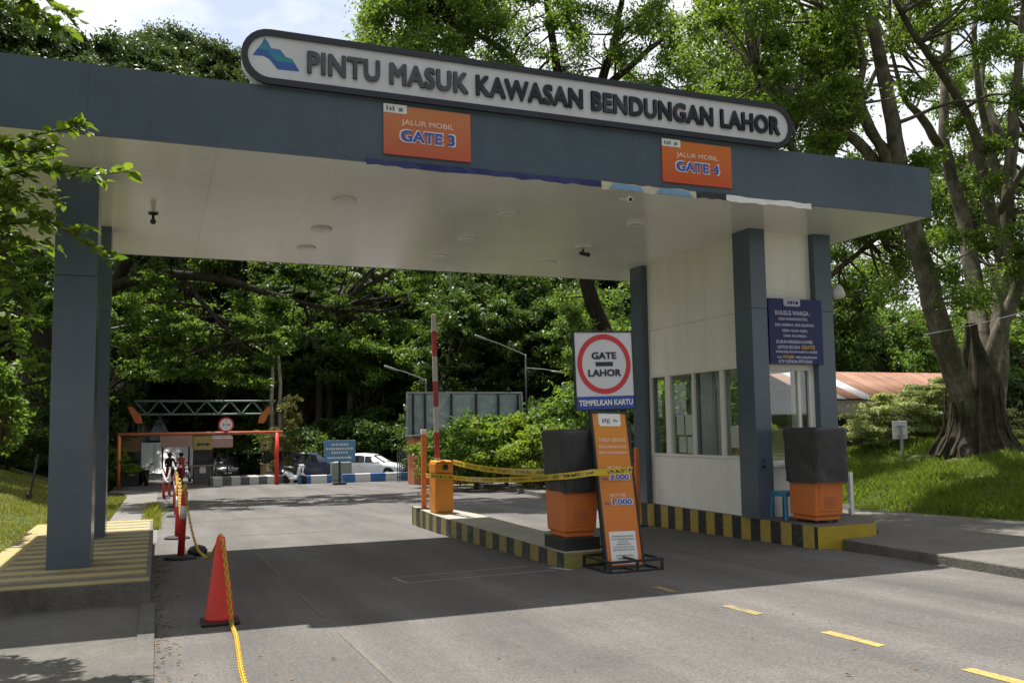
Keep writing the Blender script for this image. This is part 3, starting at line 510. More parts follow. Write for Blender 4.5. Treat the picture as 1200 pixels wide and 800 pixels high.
# small switch holes on the corner pillar
t = thing('pillar_socket', 'two small black sockets on the corner pillar of the booth', 'socket', (9.2, 12.04, 1.0))
mb = MB(); mb.smooth = True
for z, r in ((1.02, .022), (.93, .035)): mb.tube([(9.2, 12.042, z), (9.2, 12.022, z)], r, 12)
part(mb, 'cap', M['black'], t)
# notice board
nb = thing('notice_board', 'dark blue notice board with white lines of text between the booth pillars', 'notice board', (9.95, 12.15, 2.61))
mb = MB(); mb.box(9.40, 10.50, 12.02, 12.055, 2.60, 3.70); part(mb, 'panel', M['navy'], nb)
mb = MB(); r_ = .04; mb.poly([(9.71, 3.705), (9.71, 3.60), (9.74, 3.575), (10.02, 3.575), (10.05, 3.60), (10.05, 3.705)], .004, FRONT(0, 12.016, 0)); lb = part(mb, 'partner_label', M['txtlav'], nb)
mb = MB()
for a, b in ((.08, .11), (.13, .17), (.19, .21), (.24, .29)): mb.box(9.71+a, 9.71+b, 12.008, 12.0115, 3.61, 3.66)
mb.v = [tuple(Vector(v)-wloc(nb)) for v in mb.v]; mb.build('logo_mark', M['navy'], lb)
rows = [('KHUSUS WARGA :', 9.83, .70, .065, 3.46, 0), ('DESA KARANGKATES,', 9.83, .58, .045, 3.355, 0), ('DESA NGEBRUK, DESA SELOPURO,', 9.86, .78, .045, 3.255, 0), ('DESA OLAK ALEN,', 9.86, .50, .045, 3.16, 0), ('DESA SELOREJO,', 9.86, .46, .042, 3.07, 0), ('DUSUN REKESAN KAMBE', 9.84, .72, .045, 2.975, 0),
        ('LINTAS SECARA', 9.72, .44, .045, 2.885, 0), ('GRATIS', 10.12, .27, .055, 2.887, 1), ('MENUNJUKKAN KARTU AKSES', 9.88, .82, .045, 2.80, 0), ('ATAU', 9.52, .09, .035, 2.715, 0), ('WAJIB', 9.70, .22, .058, 2.715, 1), ('MENUNJUKKAN', 10.07, .42, .045, 2.71, 0), ('KTP KEPADA PETUGAS', 9.85, .66, .045, 2.645, 0)]
for s_, cx, w, h, z, q in rows: mb = MB(); mb.text(s_, FRONT(cx+.06, 12.018, z), w*1.04, h*1.12, .026); part(mb, 'gold_text_line' if q else 'text_line', M['txtgold' if q else 'txtlav'], nb)
# floodlight on the right pillar
fl = thing('floodlight', 'small white round floodlight on the right booth pillar', 'lamp', (10.8, 12.2, 3.83))
mb = MB(); mb.tube([(10.79, 12.2, 3.80), (10.9, 12.16, 3.80)], .025, 8); mb.box(10.79, 10.82, 12.12, 12.28, 3.72, 3.88); part(mb, 'bracket', M['darksteel'], fl)
mb = MB(); mb.smooth = True; T = Matrix.Translation((10.93, 12.14, 3.86)) @ Matrix.Rotation(R(65), 4, 'Y') @ Matrix.Rotation(R(25), 4, 'X'); mb.lathe([(.05, -.08), (.10, -.04), (.125, .05), (.13, .10), (.12, .11)], 18, T); part(mb, 'housing', M['white'], fl)
mb = MB(); mb.lathe([(.115, .112), (.115, .116)], 18, T); part(mb, 'lens', M['lampglass'], fl)
# ---------------------------------------------------------------- ticket dispensers
def dispenser(lab, cx, cy, zb, rot, basem, h_or, plinth, sc=1.):
    t = thing('ticket_dispenser', lab, 'ticket dispenser', (cx, cy, zb), rot, 'covered ticket dispensers'); t.scale = (sc, sc, 1)
    mb = MB(); z = 0
    if plinth:
        mb.box(-.27, .27, -.33, .33, 0, .17); mb.build('base', M['black'], t, bevel=.008); z = .17
    else:
        for sx in (-.17, .17):
            for sy in (-.2, .2): mb.lathe([(.03, 0), (.025, .04)], 8, Matrix.Translation((sx, sy, 0)))
        mb.build('feet', M['black'], t); z = .04
    mb = MB(); mb.frustum((0, 0, z), .44, .50, (0, 0, z+.07), .44, .50); mb.frustum((0, 0, z+.071), .49, .55, (0, -.02, z+h_or), .53 if plinth else .50, .62 if plinth else .57); cb = mb.build('cabinet', M['orange'], t, bevel=.015)
    mb = MB()                                   # service door, vents and its lock on the front
    yf = lambda zz: -.27+((-.02-(.31 if plinth else .285))+.27)*(zz-z-.071)/(h_or-.071); ya, yb = yf(z+.14), yf(z+h_or-.08); mb.add([(-.17, ya-.012, z+.14), (.17, ya-.012, z+.14), (.19, yb-.012, z+h_or-.08), (-.19, yb-.012, z+h_or-.08), (-.17, ya+.004, z+.14), (.17, ya+.004, z+.14), (.19, yb+.004, z+h_or-.08), (-.19, yb+.004, z+h_or-.08)], [(0, 1, 2, 3), (0, 4, 5, 1), (1, 5, 6, 2), (2, 6, 7, 3), (3, 7, 4, 0)])
    dr = mb.build('door', M['orange'], t, bevel=.006)
    mb = MB()
    for k in range(6):
        zz = z+.2+.03*k; yy = yf(zz)-.012; mb.box(-.10, .10, yy-.006, yy+.01, zz, zz+.008)
    mb.build('vent', M['rust'], dr)
    # draped fabric cover
    rg = np.random.default_rng(int(cx*100)); mb = MB(); mb.smooth = True; n = 72; rows_ = []; z0, z1 = z+h_or-.06, z+h_or+.78
    ph = rg.uniform(0, 6.3, 8)
    for j, tt in enumerate(np.linspace(0, 1, 22)):
        zz = z0+(z1-z0)*tt; a = .300-.030*(1-tt)+(.022*(1-tt)**3 if not plinth else 0); b = .385-.045*(1-tt)+(.02*(1-tt)**3 if not plinth else 0)
        if tt > .95: s_ = 1-.05*((tt-.95)/.05)**2; a *= s_; b *= s_
        ring = []
        for k in range(n):
            th = 2*math.pi*(k+.5)/n; c, s_ = math.cos(th), math.sin(th); p = 11
            c2, s2 = math.copysign(abs(c)**.55, c), math.copysign(abs(s_)**.55, s_); r = 1/((abs(c2)**p+abs(s2)**p)**(1/p))
            w = 1+(.020*math.sin(5*th+ph[0]+3*tt)*math.sin(2.2*tt+ph[7])+.011*math.sin(13*th+ph[1]-6*tt)+.007*math.sin(23*th+ph[2]+9*tt)+.006*math.sin(9*th+14*tt))*(1.1-.7*tt)+.008*math.sin(11*tt+3*th+ph[3])*(1-tt)
            ring.append((a*c2*r*w, -.03+b*s2*r*w, zz+(.010*math.sin(2*th+ph[4])+.005*math.sin(7*th+ph[5]))*(1-tt)+(.006*math.sin(4*th+ph[6]) if tt > .9 else 0)))
        rows_.append(ring)
    vs = [v for rr in rows_ for v in rr]; nr = len(rows_)
    vs.append((0, -.04, z1+.012)); mb.add(vs, [(i*n+k, i*n+(k+1) % n, (i+1)*n+(k+1) % n, (i+1)*n+k) for i in range(nr-1) for k in range(n)]+[((nr-1)*n+k, (nr-1)*n+(k+1) % n, nr*n) for k in range(n)])
    mb.build('fabric_cover', M['cover'], t)
    return t
dispenser('orange ticket dispenser under a black cover on the traffic island, tied with yellow tape', 5.355, 11.29, ZI, R(0), 'black', .67, True, 1.0)
dispenser('orange ticket dispenser under a black cover beside the booth corner pillar', 9.645, 11.36, ZB, R(0), 'black', .645, False, 1.08)
# blue stool, white rail behind the right dispenser
st = thing('plastic_stool', 'blue plastic stool behind the booth dispenser', 'stool', (9.50, 11.92, ZB), R(10))
mb = MB(); mb.box(-.15, .15, -.15, .15, .42, .45); mb.box(-.16, .16, -.16, -.14, .37, .43); mb.box(-.16, .16, .14, .16, .37, .43); mb.box(-.16, -.14, -.14, .14, .37, .43); mb.box(.14, .16, -.14, .14, .37, .43); mb.build('seat', M['stool'], st, bevel=.01)
for sx in (-1, 1):
    for sy in (-1, 1): mb = MB(); mb.frustum((sx*.17, sy*.17, 0), .05, .05, (sx*.13, sy*.13, .42), .045, .045); mb.build('leg', M['stool'], st, bevel=.008)
wr = thing('white_rail', 'low white steel rail frame behind the booth dispenser', 'rail', (10.85, 11.9, ZB))
mb = MB(); mb.box(10.80, 10.87, 11.86, 11.93, ZB, .78); mb.box(10.30, 10.80, 11.88, 11.92, .18, .26); mb.box(10.3, 10.80, 11.885, 11.915, .70, .77); part(mb, 'rail', M['white'], wr, bevel=.005)
# ---------------------------------------------------------------- gate board and tariff stand
gs = thing('gate_board', 'white board with red ring reading GATE LAHOR, slightly tilted above the tariff stand', 'sign', (5.95, 10.95, ZI))
YG = 10.95; tl, tr_, br, bl = at(672, 389.5, YG), at(739, 389, YG), at(744, 478, YG), at(677, 480, YG)
cx = (tl+tr_+br+bl)/4; rgt = ((tr_-tl)+(br-bl)).normalized(); T = frame_T(cx, rgt, (tl-bl)+(tr_-br)); w = (tr_-tl).length; h = (tl-bl).length
def rect(mb, T, x0, x1, y0, y1, z0, z1): mb.box(x0, x1, y0, y1, z0, z1, T)
mb = MB(); rect(mb, T, -w/2, w/2, -h/2, h/2, -.03, 0); part(mb, 'panel', M['signwhite'] if False else mat('board_white', (.60, .60, .64), .4, var=.05), gs)
mb = MB(); b_ = .02
for a in ((-w/2-b_, w/2+b_, h/2, h/2+b_), (-w/2-b_, w/2+b_, -h/2-b_, -h/2), (-w/2-b_, -w/2, -h/2, h/2), (w/2, w/2+b_, -h/2, h/2)): rect(mb, T, *a, -.04, .01)
part(mb, 'frame', M['black'], gs)
mb = MB(); rect(mb, T, -w/2, w/2, -h/2, -h/2+h*.165, .001, .004); part(mb, 'blue_band', M['blue'], gs)
mb = MB(); mb.text('TEMPELKAN KARTU', T @ Matrix.Translation((0, -h/2+h*.082, .0045)), w*.93, h*.07, .03); part(mb, 'band_lettering', M['txtwhite'], gs)
mb = MB(); n = 48; ro, ri = w*.465, w*.385; c0 = h*.085
vs = [T @ Vector((r*math.cos(a), c0+r*1.0*math.sin(a), .005)) for r in (ro, ri) for a in np.linspace(0, 2*math.pi, n, endpoint=False)]
mb.add(vs, [(i, (i+1) % n, n+(i+1) % n, n+i) for i in range(n)]); part(mb, 'red_ring', M['red'], gs)
for tx, yy, ww in (('GATE', .11, .42), ('LAHOR', -.115, .56)): mb = MB(); mb.text(tx, T @ Matrix.Translation((0, c0+h*yy, .003)), w*ww, h*.085, .034); part(mb, 'text_line', M['txtblack'], gs)
mb = MB(); mb.box(-w*.15, w*.15, c0-h*.028, c0+h*.028, .002, .006, T); part(mb, 'bar_mark', M['txtblack'], gs)
mb = MB(); p0 = T @ Vector((.05, -h/2, -.07)); mb.tube([T @ Vector((.05, h*.2, -.07)), p0, (p0.x+.04, p0.y, ZI)], .025, 8); mb.box(p0.x-.11, p0.x+.19, p0.y-.12, p0.y+.12, ZI, ZI+.03); part(mb, 'post', M['darksteel'], gs)
ad = thing('tariff_stand', 'tall leaning orange tariff stand in a black frame before the island', 'sign stand', (5.65, 10.4, -.24))
YA0, YA1 = 10.40, 10.86
tl, tr_, bl, br = at(692.5, 484, YA1), at(731, 484.5, YA1), at(713.5, 663, YA0), at(755, 661, YA0)
cx = (tl+tr_+bl+br)/4; rgt = ((tr_-tl)+(br-bl)).normalized(); upv = (tl-bl)+(tr_-br); T = frame_T(cx, rgt, upv); w = ((tr_-tl).length+(br-bl).length)/2; h = (tl-bl).length
mb = MB(); mb.box(-w/2, w/2, -h/2, h/2, -.025, 0, T); part(mb, 'panel', printed('tariff_print', (.62, .24, .035), (.60, .15, .02), 0, 1.8), ad)
mb = MB()
for a in ((-w/2-.03, -w/2, -h/2-.05, h/2+.03), (w/2, w/2+.03, -h/2-.05, h/2+.03), (-w/2, w/2, h/2, h/2+.03), (-w/2, w/2, -h/2-.05, -h/2)): mb.box(*a, -.06, .012, T)
part(mb, 'frame', M['black'], ad)
mb = MB(); ce = T @ Vector((0, -h/2, 0)); 
gx = lambda x, y: (ce.x+x, ce.y+y, -K*(ce.y+y))
z_ = -K*ce.y
for y in (-.34, .42):
    mb.box(ce.x-.42, ce.x+.36, ce.y+y-.015, ce.y+y+.015, z_, z_+.03); mb.box(ce.x-.42, ce.x+.36, ce.y+y-.015, ce.y+y+.015, z_+.13, z_+.16)
for x in (-.42, -.03, .33):
    mb.box(ce.x+x, ce.x+x+.03, ce.y-.325, ce.y+.405, z_, z_+.03); mb.box(ce.x+x, ce.x+x+.03, ce.y-.325, ce.y+.405, z_+.13, z_+.16)
    for y in (-.34, .39): mb.box(ce.x+x, ce.x+x+.03, ce.y+y-.014, ce.y+y+.014, z_+.03, z_+.13)
mb.tube([(ce.x-.02, ce.y+.40, z_+.1), T @ Vector((0, .25, -.05))], .018, 6)
part(mb, 'foot_frame', M['black'], ad)
Q = lambda x, y, z=.002: T @ Matrix.Translation((x*w, (y)*h, z))
mb = MB(); mb.poly([(-.33*w, .5*h), (-.33*w, .428*h), (-.29*w, .412*h), (.29*w, .412*h), (.33*w, .428*h), (.33*w, .5*h)], .004, T @ Matrix.Translation((0, 0, .005))); lb = part(mb, 'partner_label', M['paper'], ad)
mb = MB()
for a, b, c, d in ((-.22, -.17, .435, .462), (-.14, -.10, .44, .465), (-.085, -.05, .43, .46), (-.03, .0, .43, .465)): mb.box(a*w, b*w, c*h, d*h, .0055, .007, T)
mb.tube([T @ Vector((.10*w, .445*h, .007)), T @ Vector((.14*w, .46*h, .007)), T @ Vector((.19*w, .443*h, .007)), T @ Vector((.24*w, .452*h, .007))], .008, 4)
mb.v = [tuple(Vector(v)-wloc(ad)) for v in mb.v]; mb.build('logo_mark', M['txtgrey'], lb)
for tx, yy, ww, hh_ in (('TARIF LINTAS', .318, .82, .026), ('KENDARAAN NON', .272, .80, .019), ('BERLANGGANAN', .232, .82, .017), ('MOTOR', -.052, .46, .024), ('MOBIL', .13, .42, .024)): mb = MB(); mb.text(tx, Q(0, yy), ww*w, hh_*h, .02); part(mb, 'caption', M['txtpeach'], ad)
for m, bd, dz, k_ in (('txtwhite', .085, .003, 1.04), ('txtblue', .03, .006, 1.)):
    for tx, xx, yy, ww, hh_, bb_ in (('3.000', .10, .070, .56, .034, bd), ('1.000', .10, -.094, .56, .034, bd), ('Rp.', -.32, .060, .14, .016, .03), ('Rp.', -.32, -.103, .14, .016, .03)):
        mb = MB(); mb.text(tx, Q(xx, yy, dz), ww*w*k_, hh_*h*k_, bb_); part(mb, 'price_outline' if m == 'txtwhite' else 'price', M[m], ad)
mb = MB(); mb.box(-.38*w, .38*w, -.49*h, -.285*h, .001, .005, T); pn = part(mb, 'information_panel', M['paper'], ad)
for i, (wd, y) in enumerate([(.62, -.315), (.66, -.333), (.26, -.349), (.40, -.366), (.60, -.384), (.62, -.401), (.50, -.437), (.46, -.456)]):
    tx = ['INFORMASI PENDAFTARAN', 'KARTU AKSES BERLANGGANAN', 'GATE LAHOR', 'HUBUNGI PETUGAS', 'DI LOKET GATE LAHOR', 'BENDUNGAN LAHOR', 'LAYANAN PELANGGAN', 'TERIMA KASIH'][i]
    mb = MB(); mb.text(tx, Q(0, y, .006), wd*w, .0085*h, .012); mb.v = [tuple(Vector(v)-wloc(ad)) for v in mb.v]; mb.build('text_line', M['txtgrey'], pn)
# ---------------------------------------------------------------- barrier and its post
ba = thing('barrier_gate', 'orange barrier cabinet with its red and white arm raised upright', 'barrier', (5.29, 17.2, ZI))
hb = at(517, 539, 17.2).z-ZI
mb = MB(); mb.box(-.16, .16, -.20, .20, .0, .02); mb.build('base_plate', M['barrier'], ba)
mb = MB(); mb.box(-.19, .19, -.22, .22, .021, hb-.25); mb.build('cabinet', M['barrier'], ba, bevel=.02)
mb = MB(); mb.frustum((0, 0, hb-.248), .38, .44, (0, 0, hb-.05), .38, .44); mb.frustum((0, 0, hb-.05), .38, .44, (0, 0, hb), .32, .38); hd = mb.build('head', M['barrier'], ba, bevel=.02)
mb = MB(); mb.smooth = True; mb.tube([(.02, -.215, hb-.13), (.02, -.25, hb-.13)], .055, 16); mb.build('boss', M['black'], hd)
ht = at(509, 368, 17.2).z-ZI
mb = MB(); mb.add([], []); T_ = Matrix.Translation((-.06, .03, hb-.2)) @ Matrix.Rotation(R(-1.1), 4, 'Y'); mb.box(-.05, .05, -.02, .02, 0, ht-hb+.2, T_); mb.build('arm', M['arm'], ba, bevel=.008)
po = thing('slim_post', 'slim orange post with a white cap beside the barrier cabinet', 'post', (5.22, 18.2, ZI))
zt = at(500, 503, 18.2).z-ZI
mb = MB(); mb.box(-.05, .05, -.04, .04, .02, zt-.1); mb.build('shaft', M['rust'] if False else M['orange'], po, bevel=.006)
mb = MB(); mb.box(-.055, .055, -.045, .045, zt-.1, zt); mb.build('cap', M['white'], po, bevel=.006)
mb = MB(); mb.box(-.17, .17, -.14, .14, 0, .02); mb.build('base_plate', M['rubber'], po)
po = thing('lane_post', 'orange post partly hidden behind the tariff stand', 'post', (8.6, 15.6, g(8.6, 15.6)))
p_ = at(745.5, 524, 15.6); po.location = (p_.x, 15.6, g(p_.x, 15.6))
mb = MB(); mb.box(-.04, .04, -.05, .05, .02, p_.z-po.location.z); mb.build('shaft', M['orange'], po, bevel=.02)
mb = MB(); mb.box(-.14, .14, -.14, .14, 0, .02); mb.build('base_plate', M['rubber'], po)
# caution tapes
def tape(name, pts, w, lab, sag=.0):
    mb = MB(); vs = []; P = []
    for a, b in zip(pts[:-1], pts[1:]):
        for i in range(14):
            tt = i/14; p = Vector(a).lerp(Vector(b), tt); p.z -= sag*4*tt*(1-tt)*min(1, (Vector(b)-Vector(a)).length/4); P.append(p)
    P.append(Vector(pts[-1]))
    for i, p in enumerate(P):
        tw = .25*math.sin(i*.37); vs += [p+Vector((.3*w*tw, 0, w/2)), p-Vector((.3*w*tw, 0, w/2))]
    mb.add(vs, [(2*i, 2*i+1, 2*i+3, 2*i+2) for i in range(len(P)-1)])
    o = mb.build(name, M['tape'], origin=pts[0], label=lab, category='tape'); s = o.modifiers.new('thickness', 'SOLIDIFY'); s.thickness = .003; s.offset = 0
    cum = [0]
    for p0, p1 in zip(P[:-1], P[1:]): cum.append(cum[-1]+(p1-p0).length)
    uv = o.data.uv_layers.new(name='UVMap')
    for lp in o.data.loops: vi = lp.vertex_index; uv.data[lp.index].uv = (cum[vi//2], 1-(vi % 2))
    return o
zt1 = at(530, 541, 16.95).z
tape('caution_tape', [(5.47, 16.96, zt1), at(640, 553, 12.0)], .10, 'upper yellow caution tape from the barrier cabinet to the covered dispenser', .06)
tape('caution_tape', [at(499, 556, 17.9), at(505, 557, 16.95), at(529, 559, 16.94), at(655, 558, 10.84), at(693, 553.5, 10.56), at(741, 550, 10.52)], .085, 'lower yellow caution tape wrapped across dispenser and tariff stand', .05)
# ---------------------------------------------------------------- cone, delineator posts, chains
cn = thing('traffic_cone', 'red traffic cone draped with a yellow chain in the left lane', 'cone', (.58, 9.1, g(.58, 9.1)))
mb = MB(); mb.box(-.175, .175, -.175, .175, 0, .035); mb.build('base', M['rubber'], cn, bevel=.012)
mb = MB(); mb.smooth = True; mb.lathe([(.142, .036), (.138, .06), (.04, .79), (.036, .815), (.02, .82)], 28); mb.build('body', M['cone'], cn)
def delineator(first=None): 
    t = thing('delineator_post', '', 'post')
    mb = MB(); mb.smooth = True; mb.lathe([(.24, 0), (.24, .025), (.18, .05), (.06, .06)], 24); mb.build('base', M['rubber'], t)
    mb = MB(); mb.smooth = True; mb.lathe([(.052, .06), (.05, 1.0), (.045, 1.04), (.02, 1.06)], 16); mb.build('shaft', M['cone'], t)
    mb = MB(); mb.smooth = True; mb.lathe([(.0535, .62), (.0535, .82)], 16); mb.build('reflective_band', M['reflect'], t)
    mb = MB(); mb.smooth = True; mb.lathe([(.030, 1.05), (.034, 1.09), (.03, 1.14), (.012, 1.16)], 12); mb.build('top_knob', M['yellow'], t); return t
d0 = delineator()
dl = [(.36, 14.95, 'red delineator post nearest the cone, with a yellow knob and dark rubber base'), (.38, 18.6, 'second red delineator post behind the one nearest the cone'), (.48, 25.3, 'third red delineator post in the row towards the far gate'), (.52, 30.0, 'fourth red delineator post in the row towards the far gate'), (.24, 36.3, 'fifth red delineator post, leaning left before the far gate'), (.46, 38.2, 'last red delineator post before the far gate')]
tops = []
for i, (x, y, lb) in enumerate(dl):
    o = d0 if i == 0 else copy_tree(d0); o.location = (x, y, g(x, y)); lean = [2.6, 1.5, .5, 1, -4, 1.5][i]; o.rotation_euler = (0, R(lean), R(20*i)) if i else (0, R(lean), 0)
    o['label'] = lb; o['group'] = 'delineator posts along the left lane'; tops.append(Vector((x+1.02*math.sin(R(lean)), y, g(x, y)+1.10)))
def chain(name, P, m, lab, pitch=.05, wr=.0065):
    # resample
    L_ = [0]
    for a, b in zip(P[:-1], P[1:]): L_.append(L_[-1]+(Vector(b)-Vector(a)).length)
    n = int(L_[-1]/pitch); mb = MB(); mb.smooth = True
    pt = lambda s_: next((Vector(P[i]).lerp(Vector(P[i+1]), (s_-L_[i])/(L_[i+1]-L_[i]+1e-9)) for i in range(len(P)-1) if s_ <= L_[i+1]+1e-9), Vector(P[-1]))
    for k in range(n):
        a, b = pt(k*pitch), pt(min(L_[-1], (k+1)*pitch)); d = (b-a).normalized(); s_ = d.cross(Vector((0, 0, 1)))
        if s_.length < .1: s_ = Vector((1, 0, 0))
        s_.normalize(); s_ = s_ if k % 2 == 0 else d.cross(s_); c = (a+b)/2
        ln, wd = pitch*.78, pitch*.40; ringp = [c+d*(ln*math.cos(q))+s_*(wd*math.sin(q)) for q in np.linspace(0, 2*math.pi, 9)]
        mb.tube(ringp, wr, 5, cap=False)
    return mb.build(name, M[m], origin=P[0], label=lab, category='chain')
def sagline(a, b, sag, n=14): return [Vector(a).lerp(Vector(b), t_)-Vector((0, 0, sag*4*t_*(1-t_))) for t_ in np.linspace(0, 1, n+1)]
ct = Vector((.58, 9.1, g(.58, 9.1)+.835)); n0 = tops[0]
down = sagline(n0, Vector((.62, 13.4, g(.6, 13)+.20)), .25, 8)+sagline(Vector((.62, 13.4, g(.6, 13)+.20)), ct, .12, 8)[1:]
front = [ct, Vector((.60, 9.02, ct.z-.10)), Vector((.645, 8.90, ct.z-.5)), Vector((.67, 8.83, ct.z-.80)), Vector((.66, 8.2, g(.66, 8.2)+.03)), Vector((.60, 7.0, g(.6, 7)+.02)), Vector((.56, 5.6, g(.6, 5.6)+.02))]
chain('plastic_chain', down+front[1:], 'yellow', 'yellow plastic chain hanging from the first post over the cone', .044, .0062)
for i in range(1, len(tops)): chain('plastic_chain', sagline(tops[i-1], tops[i], .55 if i < 3 else .4), 'yellow' if i < 3 else 'reflect', ['', 'yellow chain sagging between the first and second delineator posts', 'yellow chain sagging between the second and third delineator posts', 'pale chain sagging between the third and fourth delineator posts', 'pale chain sagging to the leaning delineator post', 'pale chain between the two farthest delineator posts'][i], .07, .009)
sb = thing('sandbag', 'dark sandbag lump beside the first delineator post', 'sandbag', (.62, 15.3, g(.62, 15.3)))
mb = MB(); mb.smooth = True; mb.lathe([(.08, 0), (.14, .03), (.15, .08), (.11, .14), (.04, .17)], 14, Matrix.Rotation(.4, 4, 'Z') @ Matrix.Diagonal((1.1, .8, 1, 1))); mb.build('bag', M['cover'], sb)
# leaf litter along the left kerb
rg = np.random.default_rng(5); mb = MB()
for _ in range(680):
    if rg.random() < .75: x, y = abs(rg.normal(.05, .12))-.02, rg.uniform(5.5, 15.5)
    else: x, y = rg.uniform(.1, 8.8), rg.uniform(4, 16)
    if rg.random() < .28: x, y = rg.normal(13.75, .28), rg.uniform(7.5, 15.5)
    s_ = rg.uniform(.008, .03); a = rg.uniform(0, 6.28); d = Vector((math.cos(a), math.sin(a), 0))*s_; e_ = Vector((-math.sin(a), math.cos(a), 0))*s_*.45; c = Vector((x, y, -K*y+(.145 if 9.4 < x < 13.95 else .012 if x < 9 else .19)))
    mb.add([c-d, c+e_+Vector((0, 0, s_*.35)), c+d, c-e_], [(0, 1, 2), (0, 2, 3)])
mb.build('leaf_litter', M['banana'], kind='stuff', label='dry fallen leaves scattered along the kerb and the road', category='leaves')
# ---------------------------------------------------------------- far gate and what stands round it
def label_mark(parent, name, m, vs, fs=None):
    mb = MB(); mb.add(vs, fs or [tuple(range(len(vs)))]); return part(mb, name, m, parent)
YG2 = 47.5; zg = -K*YG2
pl_, pr_ = at(140, 508, YG2), at(324.5, 506, YG2)
fg = thing('height_barrier', 'rusty orange pipe height barrier across the far road', 'height barrier', ((pl_.x+pr_.x)/2, YG2, zg))
zt = pl_.z-.06
mb = MB(); mb.smooth = True; mb.tube([(pl_.x-.08, YG2, zt), (pr_.x+.3, YG2, zt+.02)], .085, 10); part(mb, 'beam', M['rust'], fg)
mb = MB(); mb.smooth = True; mb.tube([(pl_.x, YG2, zg-.05), (pl_.x, YG2, zt)], .075, 10); part(mb, 'post', M['orange'], fg)
mb = MB(); mb.smooth = True; mb.tube([(pr_.x, YG2, zg-.05), (pr_.x, YG2, zt)], .115, 10); part(mb, 'post', M['cone'], fg)
c = at(265, 497.5, YG2-.12); rs = thing('round_road_sign', 'small round white road sign with a red rim on the orange beam', 'road sign', (c.x, c.y, c.z))
mb = MB(); mb.poly([(.38*math.cos(a), .38*math.sin(a)) for a in np.linspace(0, 6.283, 28, endpoint=False)], .02, FRONT(0, 0, 0)); mb.build('rim', M['red'], rs)
mb = MB(); mb.poly([(.30*math.cos(a), .30*math.sin(a)) for a in np.linspace(0, 6.283, 28, endpoint=False)], .01, FRONT(0, -.006, 0)); mb.build('face', M['reflect'], rs)
mb = MB(); T = FRONT(0, -.0075, 0)
mb.poly([(-.04, .20), (0, .14), (.04, .20)], .003, T); mb.poly([(-.04, -.20), (.04, -.20), (0, -.14)], .003, T); mb.build('arrow', M['txtblack'], rs)
mb = MB(); mb.text('2,1 m', FRONT(0, -.0085, 0), .36, .12, .03); mb.build('lettering', M['txtblack'], rs)
mb = MB(); mb.box(-.03, .03, .0, .05, -.46, -.2); mb.build('bracket', M['darksteel'], rs)
# steel gantry
YT = 56; a, b = at(158, 470, YT), at(322, 470, YT); ht = .78
ga = thing('truss_gantry', 'pale green lattice truss gantry over the far road', 'gantry', ((a.x+b.x)/2, YT, g(a.x, YT)))
z1, z0 = a.z, a.z-ht; mb = MB(); x0, x1 = a.x, b.x
for yy in (YT-.25, YT+.25):
    mb.tube([(x0, yy, z1), (x1, yy, z1)], .05, 6); mb.tube([(x0, yy, z0), (x1, yy, z0)], .05, 6); n = 12
    for i in range(n): xa = x0+(x1-x0)*i/n; xb = x0+(x1-x0)*(i+1)/n; mb.tube([(xa, yy, z0 if i % 2 else z1), (xb, yy, z1 if i % 2 else z0)], .035, 5)
part(mb, 'truss', M['green'], ga)
for x in (x0+.15, x1-.15):
    mb = MB(); mb.tube([(x-.2, YT, g(x, YT)), (x-.2, YT, z1)], .05, 6); mb.tube([(x+.2, YT, g(x, YT)), (x+.2, YT, z1)], .05, 6)
    for i in range(10): za = g(x, YT)+(z1-g(x, YT))*i/10; mb.tube([(x-.2, YT, za), (x+.2, YT, za+.55)], .025, 4)
    part(mb, 'leg', M['darksteel'], ga)
for px, s_ in ((158, 1), (311, -1)):
    p = at(px, 486, YT-.4); mb = MB(); T = FRONT(p.x, p.y, p.z); q = [(-.4, .45), (-.15, .5), (.35, -.1), (.42, -.5), (.05, -.48), (-.2, .05)]
    if s_ < 0: q = [(-x, y) for x, y in q][::-1]
    mb.poly(q, .08, T); part(mb, 'orange_bracket', M['orange'], ga)
# kiosks beyond the beam
def kiosk(px0, px1, pyt, Y, lab, wallm, topm, arrow):
    a, b = at(px0, pyt, Y), at(px1, pyt, Y); z = g(a.x, Y); w = b.x-a.x; h = a.z-z
    t = thing('toll_kiosk', lab, 'kiosk', ((a.x+b.x)/2, Y, z))
    mb = MB(); mb.box(-w/2, w/2, -.6, .6, 0, 1.0); mb.build('lower_wall', wallm, t, bevel=.02)
    mb = MB(); mb.box(-w/2-.05, w/2+.05, -.66, .66, 1.002, 1.06); mb.build('counter', M['beige'], t)
    for sx in (-1, 1): [MB().box(sx*(w/2-.04)-.04, sx*(w/2-.04)+.04, ya, ya+.08, 1.06, h-.75).build('corner_post', M['darksteel'], t) for ya in (-.58, .5)]
    mb = MB(); mb.box(-w/2+.08, w/2-.08, -.52, .52, 1.06, h-.75); mb.build('window', M['carglass'], t)
    mb = MB(); mb.box(-w/2-.03, w/2+.03, -.64, .64, h-.748, h); tp = mb.build('sign_panel', topm, t)
    if arrow:
        mb = MB(); T = FRONT(0, -.643, h-.45)
        mb.poly([(-.36, 0), (-.2, .13), (-.2, .05), (.2, .05), (.2, .13), (.36, 0), (.2, -.13), (.2, -.05), (-.2, -.05), (-.2, -.13)][::-1], .004, T); mb.build('arrow', M['txtblack'], tp)
    mb = MB(); mb.box(-.16, .16, -.62, -.605, .62, .98); mb.build('notice', M['reflect'], t)
    return t
kiosk(227, 248, 511, 53, 'middle toll kiosk with an ochre panel and a black double arrow', M['darkin'] if False else mat('kiosk_grey', (.10, .095, .09), .8), M['ochre'], True)
